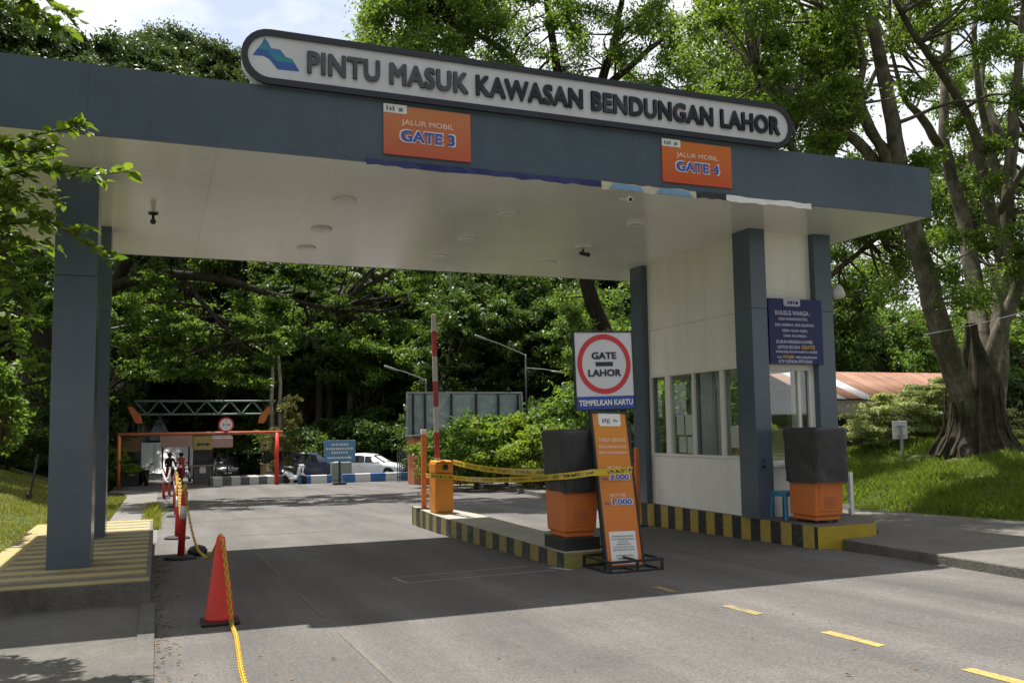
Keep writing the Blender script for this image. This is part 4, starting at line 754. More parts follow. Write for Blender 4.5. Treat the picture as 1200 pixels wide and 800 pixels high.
kiosk(143, 164, 513, 53, 'dark left toll kiosk beside the left orange post', M['black'], M['brick'] if False else mat('kiosk_brown', (.16, .085, .045), .8), False)
kiosk(307, 322, 512, 52, 'right toll kiosk with an ochre lower wall behind the right post', M['ochre'], mat('kiosk_top', (.25, .14, .07), .8), True)
def slab(name, lab, px0, px1, py0, py1, Y, dep, m, cat):
    a, b = at(px0, py0, Y), at(px1, py1, Y); t = thing(name, lab, cat, ((a.x+b.x)/2, Y, g(a.x, Y)))
    mb = MB(); mb.box(a.x, b.x, Y, Y+dep, b.z, a.z); part(mb, 'eaves', m, t, bevel=.02)
    mb = MB(); mb.box(a.x+.02, b.x-.02, Y+.1, Y+dep, a.z, a.z+.12); part(mb, 'roof', M['slate'], t)
    for x in (a.x+.15, b.x-.15): mb = MB(); mb.box(x-.05, x+.05, Y+dep-.3, Y+dep-.2, g(x, Y), b.z); part(mb, 'post', M['darksteel'], t)
slab('lane_shelter', 'pink edged shelter roof over the left far lane', 188, 226, 509, 523, 58, 2.5, M['pink'], 'shelter')
slab('lane_shelter', 'pink and white edged shelter roof right of the arrow kiosk', 249, 273, 513, 524, 56, 2.5, M['pink'], 'shelter')
# white building behind, its front sloped into a roof to catch the sun
YB2 = 71; a, b = at(158, 508, YB2), at(224, 549, YB2)
wb = thing('white_building', 'low white building seen through the far gate, front sloped to catch the sun', 'building', ((a.x+b.x)/2, YB2, -1.7))
mb = MB(); mb.box(a.x, b.x, YB2, YB2+5, -2.2, -1.3); part(mb, 'wall', M['white'], wb)
za = -1.3; zb_ = za+(a.z+.6); mb = MB(); mb.add([(a.x-.3, YB2-.4, za), (b.x+.3, YB2-.4, za), (b.x+.3, YB2+2.6, zb_), (a.x-.3, YB2+2.6, zb_), (a.x-.3, YB2+5.4, za), (b.x+.3, YB2+5.4, za)], [(0, 1, 2, 3), (3, 2, 5, 4), (0, 3, 4), (1, 5, 2), (0, 4, 5, 1)]); part(mb, 'roof', M['white'], wb)
mb = MB(); x = at(180, 520, YB2).x; mb.tube([(x, YB2-.4, za+.03), (x, YB2+2.5, zb_)], .05, 5); part(mb, 'front_seam', M['steel'], wb)
a, b = at(176, 510, 92), at(198, 486, 92); x = (a.x+b.x)/2; gh = thing('grey_house', 'grey gable roof peeking above the white building', 'house', (x, 92, -1.82)); w_ = (b.x-a.x)/2
mb = MB(); mb.box(x-w_, x+w_, 92, 97, -2.2, a.z-.5); part(mb, 'wall', M['beige'], gh)
mb = MB(); mb.add([(x-w_-.4, 91.5, a.z-.5), (x+w_+.4, 91.5, a.z-.5), (x, 91.5, b.z), (x-w_-.4, 97.5, a.z-.5), (x+w_+.4, 97.5, a.z-.5), (x, 97.5, b.z)], [(0, 1, 2), (5, 4, 3), (0, 2, 5, 3), (1, 4, 5, 2), (0, 3, 4, 1)]); part(mb, 'roof', M['slate'], gh)
# kerbs by the far parking
def kerbwall(lab, px0, px1, Y, h, m, dep=.35):
    a, b = at(px0, 560, Y), at(px1, 560, Y); z = g(a.x, Y); t = thing('parking_kerb', lab, 'kerb', (a.x, Y, z))
    mb = MB(); mb.box(0, b.x-a.x, 0, dep, -.1, h); mb.build('kerb_wall', m, t, bevel=.03)
kerbwall('grey and white concrete kerb wall in front of the dark car', 246, 344, 48.4, .42, M['greywhite'], 1.6)
kerbwall('short blue and white kerb left of the blue road sign', 350, 389, 46.8, .42, M['bluewhite'])
kerbwall('long blue and white kerb in front of the white car', 402, 485, 46.4, .44, M['bluewhite'])
a = at(388, 558, 48.2); b = at(411, 541, 48.2); t = thing('utility_box', 'grey green utility box behind the blue sign post', 'box', ((a.x+b.x)/2, 48.2, g(a.x, 48.2)))
mb = MB(); mb.box(-(b.x-a.x)/2, (b.x-a.x)/2, -.3, .3, 0, b.z-t.location.z); mb.build('cabinet', M['greybox'], t, bevel=.02)
mb = MB(); mb.box(-(b.x-a.x)/2+.08, (b.x-a.x)/2-.08, -.32, -.301, .12, b.z-t.location.z-.12); mb.build('door', M['greybox'], t, bevel=.008)
a, b = at(379.5, 516, 44), at(416.5, 540, 44); bs = thing('blue_road_sign', 'blue road sign with white lines and an arrow on a black post', 'road sign', ((a.x+b.x)/2, 44, g(a.x, 44)))
mb = MB(); mb.box(a.x, b.x, 43.97, 44, b.z, a.z); part(mb, 'panel', M['roadblue'], bs, bevel=.01)
mb = MB(); mb.box((a.x+b.x)/2-.045, (a.x+b.x)/2+.045, 44.002, 44.09, g(a.x, 44)-.05, a.z-.05); mb.box((a.x+b.x)/2-.3, (a.x+b.x)/2+.3, 43.8, 44.3, g(a.x, 44)-.02, g(a.x, 44)+.10); part(mb, 'post', M['black'], bs)
w, h = b.x-a.x, a.z-b.z; cx, cz = (a.x+b.x)/2, (a.z+b.z)/2; rg = random.Random(3)
for zz, wd in ((.30, .52), (.10, .86), (-.08, .52)):
    x = -wd/2; mb = MB()
    while x < wd/2: q = rg.uniform(.03, .055); mb.box(cx+x*w, cx+(x+q)*w, 43.962, 43.968, cz+zz*h-.045*h, cz+zz*h+.05*h); x += q+rg.uniform(.015, .04)
    part(mb, 'text_line', M['txtwhite'], bs)
mb = MB(); mb.poly([(-.40*w, -.29*h), (.28*w, -.29*h), (.28*w, -.24*h), (.40*w, -.32*h), (.28*w, -.40*h), (.28*w, -.35*h), (-.40*w, -.35*h)][::-1], .004, FRONT(cx, 43.966, cz)); part(mb, 'arrow', M['txtwhite'], bs)
# ---------------------------------------------------------------- vehicles
def make_car(lab, loc, rz, paint, hscale=1., lscale=1., group=None):
    """nose towards local +x"""
    t = thing('parked_car', lab, 'car', loc, rz, group)
    st = [(-2.02, .60, .42, .80, .84, .50), (-1.95, .76, .30, .92, 1.02, .60), (-1.7, .82, .22, .96, 1.36, .60), (-1.2, .85, .20, .95, 1.47, .62), (-.4, .86, .20, .93, 1.50, .63), (.3, .86, .20, .92, 1.43, .62), (.85, .86, .20, .93, 1.12, .66), (1.05, .85, .20, .93, .985, .70), (1.5, .83, .21, .88, .92, .66), (1.85, .76, .24, .76, .80, .55), (2.03, .62, .34, .62, .66, .42)]
    mb = MB(); mb.smooth = True; vs = []; n = 12
    for x, w, zb, zl, zr, wr in st:
        zb, zl, zr = zb, zl*hscale, zr*hscale
        half = [(w*.92, zb), (w, zb+(zl-zb)*.35), (w*1.0, zb+(zl-zb)*.72), (w*.97, zl), (wr+.03, zr-.05), (wr*.6, zr)]
        vs += [(x*lscale, y, z) for y, z in half]+[(x*lscale, -y, z) for y, z in reversed(half)]
    fs = [(i*n+k, (i+1)*n+k, (i+1)*n+(k+1) % n, i*n+(k+1) % n) for i in range(len(st)-1) for k in range(n)]+[tuple(range(n)), tuple(reversed([(len(st)-1)*n+k for k in range(n)]))]
    mb.add(vs, fs); mb.build('body', paint, t)
    def shade(name, idx, k0, k1, inset, m=M['carglass']):
        """pane lying just off the body between stations"""
        mb = MB(); P = []
        for s_ in (1, -1):
            q = []
            for i, f in idx:
                x, w, zb, zl, zr, wr = st[i]; x2, w2, _, zl2, zr2, wr2 = st[min(i+1, len(st)-1)]
                L_ = lambda u, v: u+(v-u)*f
                wl, zl_, zr_, wr_ = L_(w*.97, w2*.97), L_(zl, zl2)*hscale, L_(zr, zr2)*hscale-.05, L_(wr, wr2)+.03
                lo, hi = k0, k1; q.append([(L_(x, x2)*lscale, s_*(wl+(wr_-wl)*u+.012), zl_+(zr_-zl_)*u+.004) for u in (lo, hi)])
            mb2 = MB(); v = [p[0] for p in q]+[p[1] for p in reversed(q)]; mb2.add(v, [tuple(range(len(v)))] if s_ < 0 else [tuple(reversed(range(len(v))))]); mb2.build(name, m, t)
    shade('side_window', [(2, .3), (3, .2), (4, 0), (4, .45)], .12, .88, 0); shade('side_window', [(4, .5), (5, 0), (5, .75)], .12, .86, 0)
    def across(name, i0, i1, f, m):
        (x0, _, _, zl0, zr0, wr0), (x1, _, _, zl1, zr1, wr1) = st[i0], st[i1]; zr0 *= hscale; zr1 *= hscale
        d = Vector((zr0-zr1, 0, abs(x1-x0))).normalized()*.012 if i0 > 4 or True else 0
        a = Vector((x0*lscale, 0, zr0-.02)); b = Vector((x1*lscale, 0, zr1-.02)); off = Vector(((b-a).z, 0, -(b-a).x)); off = (off if off.z > 0 else -off).normalized()*.03
        p0, p1 = a.lerp(b, .08)+off, a.lerp(b, .95)+off; mb = MB()
        mb.add([p0+Vector((0, -wr0*.92, -.01)), p0+Vector((0, wr0*.92, -.01)), p1+Vector((0, wr1*.98, -.01)), p1+Vector((0, -wr1*.98, -.01))], [(0, 1, 2, 3)]); mb.build(name, m, t)
    across('windscreen', 5, 7, 0, M['carglass']); across('rear_window', 2, 1, 0, M['carglass'])
    for sx in (-1.28, 1.28):
        for sy in (-1, 1):
            T = Matrix.Translation((sx*lscale, sy*.77, .31)) @ Matrix.Rotation(R(90), 4, 'X')
            mb = MB(); mb.smooth = True; mb.lathe([(.20, -.10), (.31, -.10), (.315, 0), (.31, .10), (.20, .10)], 22, T); wh = mb.build('wheel', M['tyre'], t)
            mb = MB(); mb.lathe([(.20, -.105), (.19, -.07), (.06, -.09), (.05, .09), (.19, .07), (.20, .105)], 14, T); mb.build('rim', M['chrome'], wh)
            T2 = Matrix.Translation((sx*lscale, sy*.838, .34)) @ Matrix.Rotation(R(90), 4, 'X'); mb = MB(); mb.lathe([(.385, -.012), (.385, .012)], 24, T2); mb.build('wheel_arch', M['tyre'], t)
    for sy in (-1, 1):
        mb = MB(); T = Matrix.Translation((1.86*lscale, sy*.60, .70*hscale)) @ Matrix.Rotation(sy*R(28), 4, 'Z') @ Matrix.Rotation(R(-25), 4, 'Y'); mb.box(-.16, .05, -.14, .14, -.06, .06, T); mb.build('headlight', M['lens'], t, bevel=.03)
        mb = MB(); mb.box(.72*lscale, .86*lscale, sy*.98-.09, sy*.98+.09, .93*hscale, 1.06*hscale); mb.build('mirror', paint, t, bevel=.03)
        mb = MB(); mb.box(-1.99*lscale, -1.90*lscale, sy*.62-.10, sy*.62+.10, .70*hscale, .95*hscale); mb.build('tail_light', M['red'], t, bevel=.02)
    mb = MB(); mb.box(1.94*lscale, 2.035*lscale, -.50, .50, .36, .50); mb.build('grille', M['black'], t, bevel=.02)
    mb = MB(); mb.box(2.03*lscale, 2.045*lscale, -.22, .22, .40, .50); mb.build('number_plate', M['reflect'], t)
    for y in (-1, 1):
        mb = MB(); mb.box(-.42*lscale, -.28*lscale, y*.868-.008, y*.868+.008, .80*hscale, .83*hscale); mb.build('door_handle', M['chrome'], t)
    return t
p = at(434, 560, 49.6); make_car('white hatchback parked behind the long blue and white kerb', (p.x, 49.6, g(p.x, 49.6)), R(-32), M['carwhite'])
p = at(374, 560, 50.5); make_car('dark navy van parked left of the white car', (p.x-.4, 50.8, g(p.x, 50.8)), R(-8), M['carnavy'], 1.12, .95)
p = at(266, 560, 62); make_car('dark car coming head-on through the far gate', (p.x, 63, g(p.x, 63)), R(-90), M['cardark'])
def make_scooter(t, bodym):
    """scooter parts under the thing, nose towards local -y"""
    for y in (-.62, .58):
        T = Matrix.Translation((0, y, .25)) @ Matrix.Rotation(R(90), 4, 'Y'); mb = MB(); mb.smooth = True; mb.lathe([(.15, -.05), (.24, -.05), (.25, 0), (.24, .05), (.15, .05)], 18, T); wh = mb.build('wheel', M['tyre'], t)
        mb = MB(); mb.lathe([(.15, -.045), (.04, -.05), (.04, .05), (.15, .045)], 12, T); mb.build('rim', M['chrome'], wh)
    mb = MB(); mb.smooth = True; mb.tube([(0, -.28, .30), (0, .1, .34), (0, .5, .55), (0, .88, .66)], [.10, .15, .17, .07], 10); mb.frustum((0, .05, .22), .26, .42, (0, .05, .32), .30, .46); mb.build('body', bodym, t)
    mb = MB(); mb.frustum((0, -.34, .32), .34, .12, (0, -.50, .86), .40, .10); mb.build('leg_shield', bodym, t, bevel=.04)
    mb = MB(); mb.smooth = True; mb.tube([(0, -.78, .44), (0, -.62, .52), (0, -.42, .46)], [.05, .075, .05], 8); mb.build('front_mudguard', bodym, t)
    mb = MB(); mb.tube([(0, -.62, .25), (0, -.47, .95)], .03, 6); mb.tube([(-.33, -.34, 1.0), (0, -.47, .97), (.33, -.34, 1.0)], .018, 6); hb_ = mb.build('handlebar', M['black'], t)
    for sx in (-1, 1): mb = MB(); mb.tube([(sx*.24, -.40, 1.0), (sx*.30, -.42, 1.16)], .008, 4); mb.frustum((sx*.31, -.42, 1.14), .12, .03, (sx*.31, -.42, 1.22), .12, .03); mb.build('mirror', M['black'], hb_)
    mb = MB(); mb.frustum((0, -.55, .86), .30, .14, (0, -.50, 1.02), .24, .16); fr = mb.build('front_cowl', bodym, t, bevel=.03)
    mb = MB(); mb.box(-.10, .10, -.635, -.60, .88, .97); mb.build('headlight', M['lens'], fr, bevel=.012)
    mb = MB(); mb.smooth = True; mb.tube([(0, .02, .76), (0, .35, .78), (0, .75, .80)], [.10, .14, .11], 10); mb.build('seat', M['black'], t)
    mb = MB(); mb.box(-.09, .09, -.80, -.79, .52, .62); mb.build('number_plate', M['black'], t)
def make_rider(lab, loc, rz, shirt):
    """seated rider: one skinned body, helmet as its child"""
    t = thing('person', lab, 'person', loc, rz)
    J = [(0, .28, .86), (0, .22, 1.10), (0, .16, 1.36), (0, .13, 1.50), (0, .11, 1.62)]; rad = [.16, .15, .17, .065, .09]; E = [(0, 1), (1, 2), (2, 3), (3, 4)]
    for s_ in (-1, 1):
        b = len(J); J += [(s_*.19, .15, 1.40), (s_*.27, -.02, 1.18), (s_*.29, -.28, 1.03), (s_*.29, -.36, 1.01)]; rad += [.07, .05, .04, .042]; E += [(2, b), (b, b+1), (b+1, b+2), (b+2, b+3)]
        b = len(J); J += [(s_*.11, .22, .84), (s_*.19, -.14, .76), (s_*.16, -.14, .42), (s_*.16, -.26, .38)]; rad += [.10, .075, .05, .045]; E += [(0, b), (b, b+1), (b+1, b+2), (b+2, b+3)]
    me = bpy.data.meshes.new('body'); me.from_pydata(J, E, []); o = bpy.data.objects.new('body', me); COL.objects.link(o)
    sk = o.modifiers.new('skin', 'SKIN'); ss = o.modifiers.new('sub', 'SUBSURF'); ss.levels = 1; ss.render_levels = 1
    for v, r_ in zip(me.skin_vertices[0].data, rad): v.radius = (r_, r_)
    me.skin_vertices[0].data[0].use_root = True
    dg = bpy.context.evaluated_depsgraph_get(); m2 = bpy.data.meshes.new_from_object(o.evaluated_get(dg)); bpy.data.objects.remove(o)
    for m in (M['skin'], shirt, M['trousers']): m2.materials.append(m)
    for p in m2.polygons:
        c = p.center; p.use_smooth = True
        p.material_index = 0 if (c.z > 1.46 or (c.y < -.25 and c.z > .9)) else (2 if (c.z < .90) else 1)
    o = bpy.data.objects.new('body', m2); COL.objects.link(o); o.parent = t
    mb = MB(); mb.smooth = True; T = Matrix.Translation((0, .11, 1.66)); mb.lathe([(.10, -.10), (.132, -.04), (.138, .03), (.12, .10), (.07, .145), (.01, .155)], 16, T); hm = mb.build('helmet', M['black'], t)
    mb = MB(); mb.box(-.09, .09, -.035, -.02, 1.60, 1.70); mb.build('visor', M['carglass'], hm, bevel=.01)
def scooter(lab, px, Y, rz, bodym, rider=None, rm=None):
    x = at(px, 560, Y).x; t = thing('scooter', lab, 'scooter', (x, Y, g(x, Y)), R(rz)); make_scooter(t, bodym)
    if rider: make_rider(rider, t.location, R(rz), rm)
scooter('scooter ridden by the person in the dark jacket', 199, 55, 8, M['black'], 'person in a dark jacket and black helmet riding a scooter at the far gate', M['jacket'])
scooter('scooter ridden by the person in the red shirt', 212, 57.5, -6, M['red'], 'person in a red shirt and black helmet riding a scooter at the far gate', M['shirt'])
scooter('white scooter waiting beside the arrow kiosk', 225, 56, 10, M['carwhite'])
scooter('dark scooter standing by the left toll kiosk', 168, 53, 15, M['black'])
scooter('white and black scooter parked left of the blue and white kerb', 345, 47.3, 35, M['carwhite'])
# ---------------------------------------------------------------- billboard, hut, fences, lamps
a, b = at(478, 461, 42), at(611, 510, 42); bb = thing('billboard', 'large grey billboard seen from behind with wrinkled sheeting', 'billboard', ((a.x+b.x)/2, 42, g(a.x, 42)))
rg = np.random.default_rng(8); mb = MB(); n, m_ = 60, 20; gx_ = np.linspace(a.x, b.x, n); gz_ = np.linspace(b.z, a.z, m_)
bmp = np.zeros((n, m_))
for _ in range(60): cx, cz, aa, wd = rg.uniform(a.x, b.x), rg.uniform(b.z, a.z), rg.uniform(-.9, .9), rg.uniform(.1, .3); u = (gx_[:, None]-cx)*math.cos(aa)+(gz_[None, :]-cz)*math.sin(aa); v = -(gx_[:, None]-cx)*math.sin(aa)+(gz_[None, :]-cz)*math.cos(aa); bmp += rg.uniform(.01, .035)*np.exp(-(u/.7)**2-(v/wd*2.5)**2)
mb.smooth = True; mb.add([(gx_[i], 42-bmp[i, j], gz_[j]) for i in range(n) for j in range(m_)], [(i*m_+j, (i+1)*m_+j, (i+1)*m_+j+1, i*m_+j+1) for i in range(n-1) for j in range(m_-1)])
o = part(mb, 'sheet', M['billboard'], bb); s_ = o.modifiers.new('thickness', 'SOLIDIFY'); s_.thickness = .03; s_.offset = 1
mb = MB(); mb.box(a.x-.06, b.x+.06, 41.93, 42.06, a.z, a.z+.09); mb.box(a.x-.06, b.x+.06, 41.93, 42.06, b.z-.09, b.z); mb.box(a.x-.08, a.x, 41.93, 42.06, b.z, a.z); mb.box(b.x, b.x+.08, 41.93, 42.06, b.z, a.z); part(mb, 'frame', M['steel'], bb)
for px in (484, 498, 529, 558, 584, 607): x = at(px, 480, 41.85).x; mb = MB(); mb.box(x-.05, x+.05, 41.80, 41.90, g(x, 42)-.1, a.z); part(mb, 'post', M['darksteel'], bb)
for px in (521, 560, 598): p = at(px, 458, 42); mb = MB(); mb.tube([(p.x, 42.05, a.z+.05), (p.x-.4, 41.2, a.z+.25), (p.x-.5, 41.0, a.z+.18)], .025, 5); mb.box(p.x-.62, p.x-.38, 40.88, 41.1, a.z+.10, a.z+.18); part(mb, 'lamp_arm', M['darksteel'], bb)
a, b = at(485, 513, 40.5), at(603, 556, 40.5); hu = thing('guard_hut', 'orange walled hut with flat pale roof under the billboard', 'hut', ((a.x+b.x)/2, 40.5, g(a.x, 40.5)))
mb = MB(); mb.box(a.x, b.x, 40.5, 41.6, b.z-.3, a.z); part(mb, 'wall', M['brick'], hu)
mb = MB(); mb.box(a.x-.12, b.x+.12, 40.3, 41.7, a.z+.002, a.z+.13); part(mb, 'roof', M['concrete'], hu, bevel=.02)
for k in (.3, .68): x = a.x+(b.x-a.x)*k; mb = MB(); mb.box(x-.35, x+.35, 40.46, 40.498, a.z-.95, a.z-.25); part(mb, 'window', M['carglass'], hu)
def wall_line(name, lab, pts, h, th, m, cat):
    t = thing(name, lab, cat, (*pts[0], g(*pts[0]))); mb = MB()
    for (x0, y0), (x1, y1) in zip(pts[:-1], pts[1:]):
        d = Vector((x1-x0, y1-y0)).normalized(); nn = Vector((-d.y, d.x))*th/2; za, zb = -K*y0, -K*y1
        vs = [(x0+nn.x, y0+nn.y, za-.2), (x0-nn.x, y0-nn.y, za-.2), (x1-nn.x, y1-nn.y, zb-.2), (x1+nn.x, y1+nn.y, zb-.2)]; vs += [(v[0], v[1], (za if i in (0, 1) else zb)+h) for i, v in enumerate(vs)]
        mb.add(vs, [(3, 2, 1, 0), (4, 5, 6, 7)]+[(i, (i+1) % 4, 4+(i+1) % 4, 4+i) for i in range(4)])
    part(mb, 'wall', m, t, bevel=.015); return t
mb = MB(); mb.prism([(10.95, 19.6), (12.1, 19.6), (12.75, 23), (13.45, 28), (14.25, 34), (14.2, 36), (12.75, 36), (12.25, 31), (11.5, 26), (10.9, 22.4)], gp(.125), gp(-.2)); struct('far_pavement', mb, M['concrete'])
wall_line('low_wall', 'low mossy concrete wall along the pavement under the bushes', [(12.15, 19.6), (12.75, 23), (13.45, 28), (14.25, 34), (14.3, 37)], .50, .2, M['oldconcrete'], 'wall')
wf = thing('wire_fence', 'thin wire fence on slim posts in front of the bright bushes', 'fence', (13.6, 28, g(13.6, 28)))
fp = [(12.6, 20.5), (13.1, 23.4), (13.55, 26.6), (13.95, 29.8), (14.45, 33.5), (14.6, 36.5)]
for i, (x, y) in enumerate(fp): mb = MB(); mb.tube([(x, y, -K*y-.2), (x, y, -K*y+2.15)], .04, 8); part(mb, 'post', M['steel'] if i == 2 else M['darksteel'], wf)
for h in (.8, 1.25, 1.7, 2.08): mb = MB(); mb.tube([(x, y, -K*y+h) for x, y in fp], .009, 4); part(mb, 'wire', M['steel'], wf)
gf = thing('green_fence', 'dark green upright bar fence beyond the end of the blue and white kerb', 'fence', (at(480, 556, 45).x, 45, g(12, 45)))
x0, x1, z = at(466, 556, 45).x, at(502, 556, 45).x, g(12, 45); mb = MB()
for i in range(16): x = x0+(x1-x0)*i/15; mb.box(x-.02, x+.02, 44.98, 45.02, z, z+1.75)
mb.box(x0, x1, 44.96, 44.98, z+.2, z+.26); mb.box(x0, x1, 44.96, 44.98, z+1.45, z+1.51); part(mb, 'bars', M['fence'], gf)
def lamp(lab, px, pyt, Y, arms, m='darksteel', r=.055):
    p = at(px, pyt, Y); z = g(p.x, Y); t = thing('street_lamp', lab, 'street lamp', (p.x, Y, z))
    mb = MB(); mb.smooth = True; mb.tube([(0, 0, -.1), (0, 0, (p.z-z)*.6), (0, 0, p.z-z)], [r*1.5, r*1.1, r*.8], 8); mb.build('pole', M[m], t)
    for ax, ay in arms:
        q = at(ax, ay, Y-.3)-t.location; s_ = Vector((0, 0, p.z-z-.05)); 
        if ay > pyt+12: s_.z = at(px, pyt+16, Y).z-z
        mb = MB(); mb.tube([s_, s_.lerp(q, .5)+Vector((0, 0, .05)), q], [.028, .024, .02], 6); am = mb.build('arm', M['lampgrey'], t)
        d = (q-s_).normalized(); mb = MB(); mb.smooth = True; mb.tube([q-d*.75, q-d*.5, q, q+d*.05], [.035, .06, .055, .02], 8); mb.build('lamp_head', M['lampgrey'], am)
lamp('street lamp whose pale arm shows beside the left pillars', 108, 388, 40, [(185, 376)])
lamp('smaller street lamp behind the left pillars, lower pale arm', 118, 432, 60, [(177, 419)])
lamp('double armed street lamp on a black pole behind the bushes', 616, 415, 41, [(557, 393), (662, 437)])
lamp('single armed street lamp left of the billboard', 499, 444, 43, [(451, 429)])
bp = thing('garden_post', 'thin black leaning post on the left lawn', 'post', (at(34, 570, 30).x, 30, g(at(34, 570, 30).x, 30)))
mb = MB(); mb.tube([(0, 0, -.1), (.22, 0, 1.3)], .035, 6); mb.tube([(0, 0, 0), (0, 0, .12)], .09, 8); mb.build('shaft', M['black'], bp)
# ---------------------------------------------------------------- shed and white sign on the right
SX0, SX1, SY = 25.5, 36.5, 30.0
sh = thing('rusty_shed', 'open shed with a rusty corrugated iron roof behind the pale shrub', 'shed', (31, SY+2, g(31, SY+2)))
rm = [mat('rust_a', (.19, .085, .045), .75, .1, var=.35, vscale=1.5, stain=(1.2, .6, (.30, .20, .14))), mat('rust_b', (.24, .12, .07), .75, .1, var=.3, vscale=1.5, stain=(1.4, .5, (.25, .12, .07))), mat('rust_c', (.17, .075, .04), .75, .1, var=.35, vscale=1.5, stain=(1.1, .5, (.33, .26, .21))), mat('zinc', (.38, .37, .38), .5, .3, var=.2, stain=(1.5, .4, (.35, .2, .14)))]
e0, e1 = 2.74, 4.02; x = SX0; k = 0; rg = random.Random(4); mb = MB(); mb.smooth = True
while x < SX1:
    w = .86; mb.m = {1: 3, 3: 3, 2: 0}.get(k, rg.choice([0, 1, 2, 0, 1])); nn = 25
    vs = []
    for i in range(nn): xx = x+w*i/(nn-1); dz = .022*math.sin(i/(nn-1)*2*math.pi*6)+.002*(k % 3); vs += [(xx, SY-.25, e0+dz-.1), (xx, SY+3.2, e1+dz)]
    mb.add(vs, [(2*i, 2*i+2, 2*i+3, 2*i+1) for i in range(nn-1)]); x += w-.03; k += 1
o = part(mb, 'roof', rm, sh); s_ = o.modifiers.new('thickness', 'SOLIDIFY'); s_.thickness = .01
mb = MB(); mb.box(SX0+.1, SX1-.1, SY+3.2, SY+6.4, e1-.25, e1-.2); mb.box(SX0+.15, SX1-.15, SY+.05, SY+.15, e0-.72, e0-.15); part(mb, 'fascia_board', M['beige'], sh)
mb = MB(); mb.box(SX0+.15, SX1-.15, SY+6.2, SY+6.35, .2, e1-.3); part(mb, 'back_wall', mat('shed_wall', (.14, .12, .09), .9), sh)
for x in np.linspace(SX0+.3, SX1-.3, 5): mb = MB(); mb.box(x-.09, x+.09, SY+.01, SY+.19, g(x, SY)-.1, e0-.73); part(mb, 'post', M['beige'], sh)
mb = MB(); mb.box(SX0, SX1, SY-.9, SY-.02, e0-.82, e0-.76); part(mb, 'lean_to', M['slate'], sh)
a, b = at(1046, 493, 19.4), at(1064, 514, 19.4); ws = thing('white_sign', 'small white sign seen from behind on a short post in the grass', 'sign', ((a.x+b.x)/2, 19.4, g(a.x, 19.4)))
mb = MB(); mb.box(a.x, b.x, 19.4, 19.43, b.z, a.z); part(mb, 'panel', M['white'], ws, bevel=.01)
mb = MB(); x = (a.x+b.x)/2; mb.box(x-.03, x+.03, 19.34, 19.398, g(x, 19.4)-.1, a.z-.12); mb.box(x-.13, x+.13, 19.36, 19.398, a.z-.18, a.z-.13); mb.box(x-.13, x+.13, 19.36, 19.398, b.z+.06, b.z+.11); part(mb, 'post', M['steel'], ws)
# ---------------------------------------------------------------- plants
RG = np.random.default_rng(21)
def np_mesh(name, V, n_per, m):
    """many equal polygons with their own corners; n_per corners each"""
    V = np.asarray(V, np.float32).reshape(-1, 3); nv = len(V); npoly = nv//n_per
    me = bpy.data.meshes.new(name); me.vertices.add(nv); me.vertices.foreach_set('co', V.ravel())
    me.loops.add(nv); me.loops.foreach_set('vertex_index', np.arange(nv, dtype=np.int32))
    me.polygons.add(npoly); me.polygons.foreach_set('loop_start', np.arange(0, nv, n_per, dtype=np.int32))
    me.materials.append(m); me.update(calc_edges=True); return me
def unit(v): return v/(np.linalg.norm(v, axis=-1, keepdims=True)+1e-9)
def leaf_cards(C, out, size, rg, up=.6, droop=.25, width=.42):
    """a pointed folded leaf at each centre; out = direction away from its twig"""
    n = len(C); rnd = unit(rg.normal(size=(n, 3)))
    d = unit(out*.7+rnd*.8+np.array([0, 0, -droop])); nr = unit(rg.normal(size=(n, 3))*.65+np.array([0, 0, up]))
    s = unit(np.cross(d, nr)); nr = np.cross(s, d); L_ = (size*rg.uniform(.65, 1.3, n))[:, None]
    w = L_*width; base = C-d*L_*.5; tip = C+d*L_*.5-nr*L_*.08; mid = C+d*L_*.02+nr*0
    return np.stack([base, mid+s*w*.5+nr*L_*.10, tip, mid-s*w*.5+nr*L_*.10], 1).reshape(-1, 3)
def clump_leaves(centres, radii, per, size, rg, flat=.55, up=.6):
    P = []; O = []
    for c, r in zip(centres, radii):
        n = max(6, int(per*rg.uniform(.7, 1.3))); q = unit(rg.normal(size=(n, 3)))*(rg.random((n, 1))**.45)*r; q[:, 2] *= flat
        # gather the leaves on a few sprays so that the clump has gaps
        k = max(3, n//22); sp = unit(rg.normal(size=(k, 3)))*r*rg.uniform(.4, 1., (k, 1)); sp[:, 2] *= flat; j = rg.integers(0, k, n)
        tt = rg.random((n, 1)); q = q*.42+sp[j]*(tt*.75+.2); P.append(c+q); O.append(unit(q))
    P = np.concatenate(P); O = np.concatenate(O); return leaf_cards(P, O, size, rg, up)
def branch(mb, pts, r0, r1, n=6, sub=4, wob=.03, rg=RG):
    P = [Vector(p) for p in pts]; out = []
    for i in range(len(P)-1):
        p0, p1, p2, p3 = P[max(i-1, 0)], P[i], P[i+1], P[min(i+2, len(P)-1)]
        for k in range(sub):
            t = k/sub; v = .5*((2*p1)+(p2-p0)*t+(2*p0-5*p1+4*p2-p3)*t*t+(3*p1-p0-3*p2+p3)*t**3)
            out.append(v+Vector(rg.normal(size=3))*wob*(p2-p1).length*.3)
    out.append(P[-1]); rr = np.linspace(r0, r1, len(out)); mb.smooth = True; mb.tube(out, list(rr), n, cap=False); return out
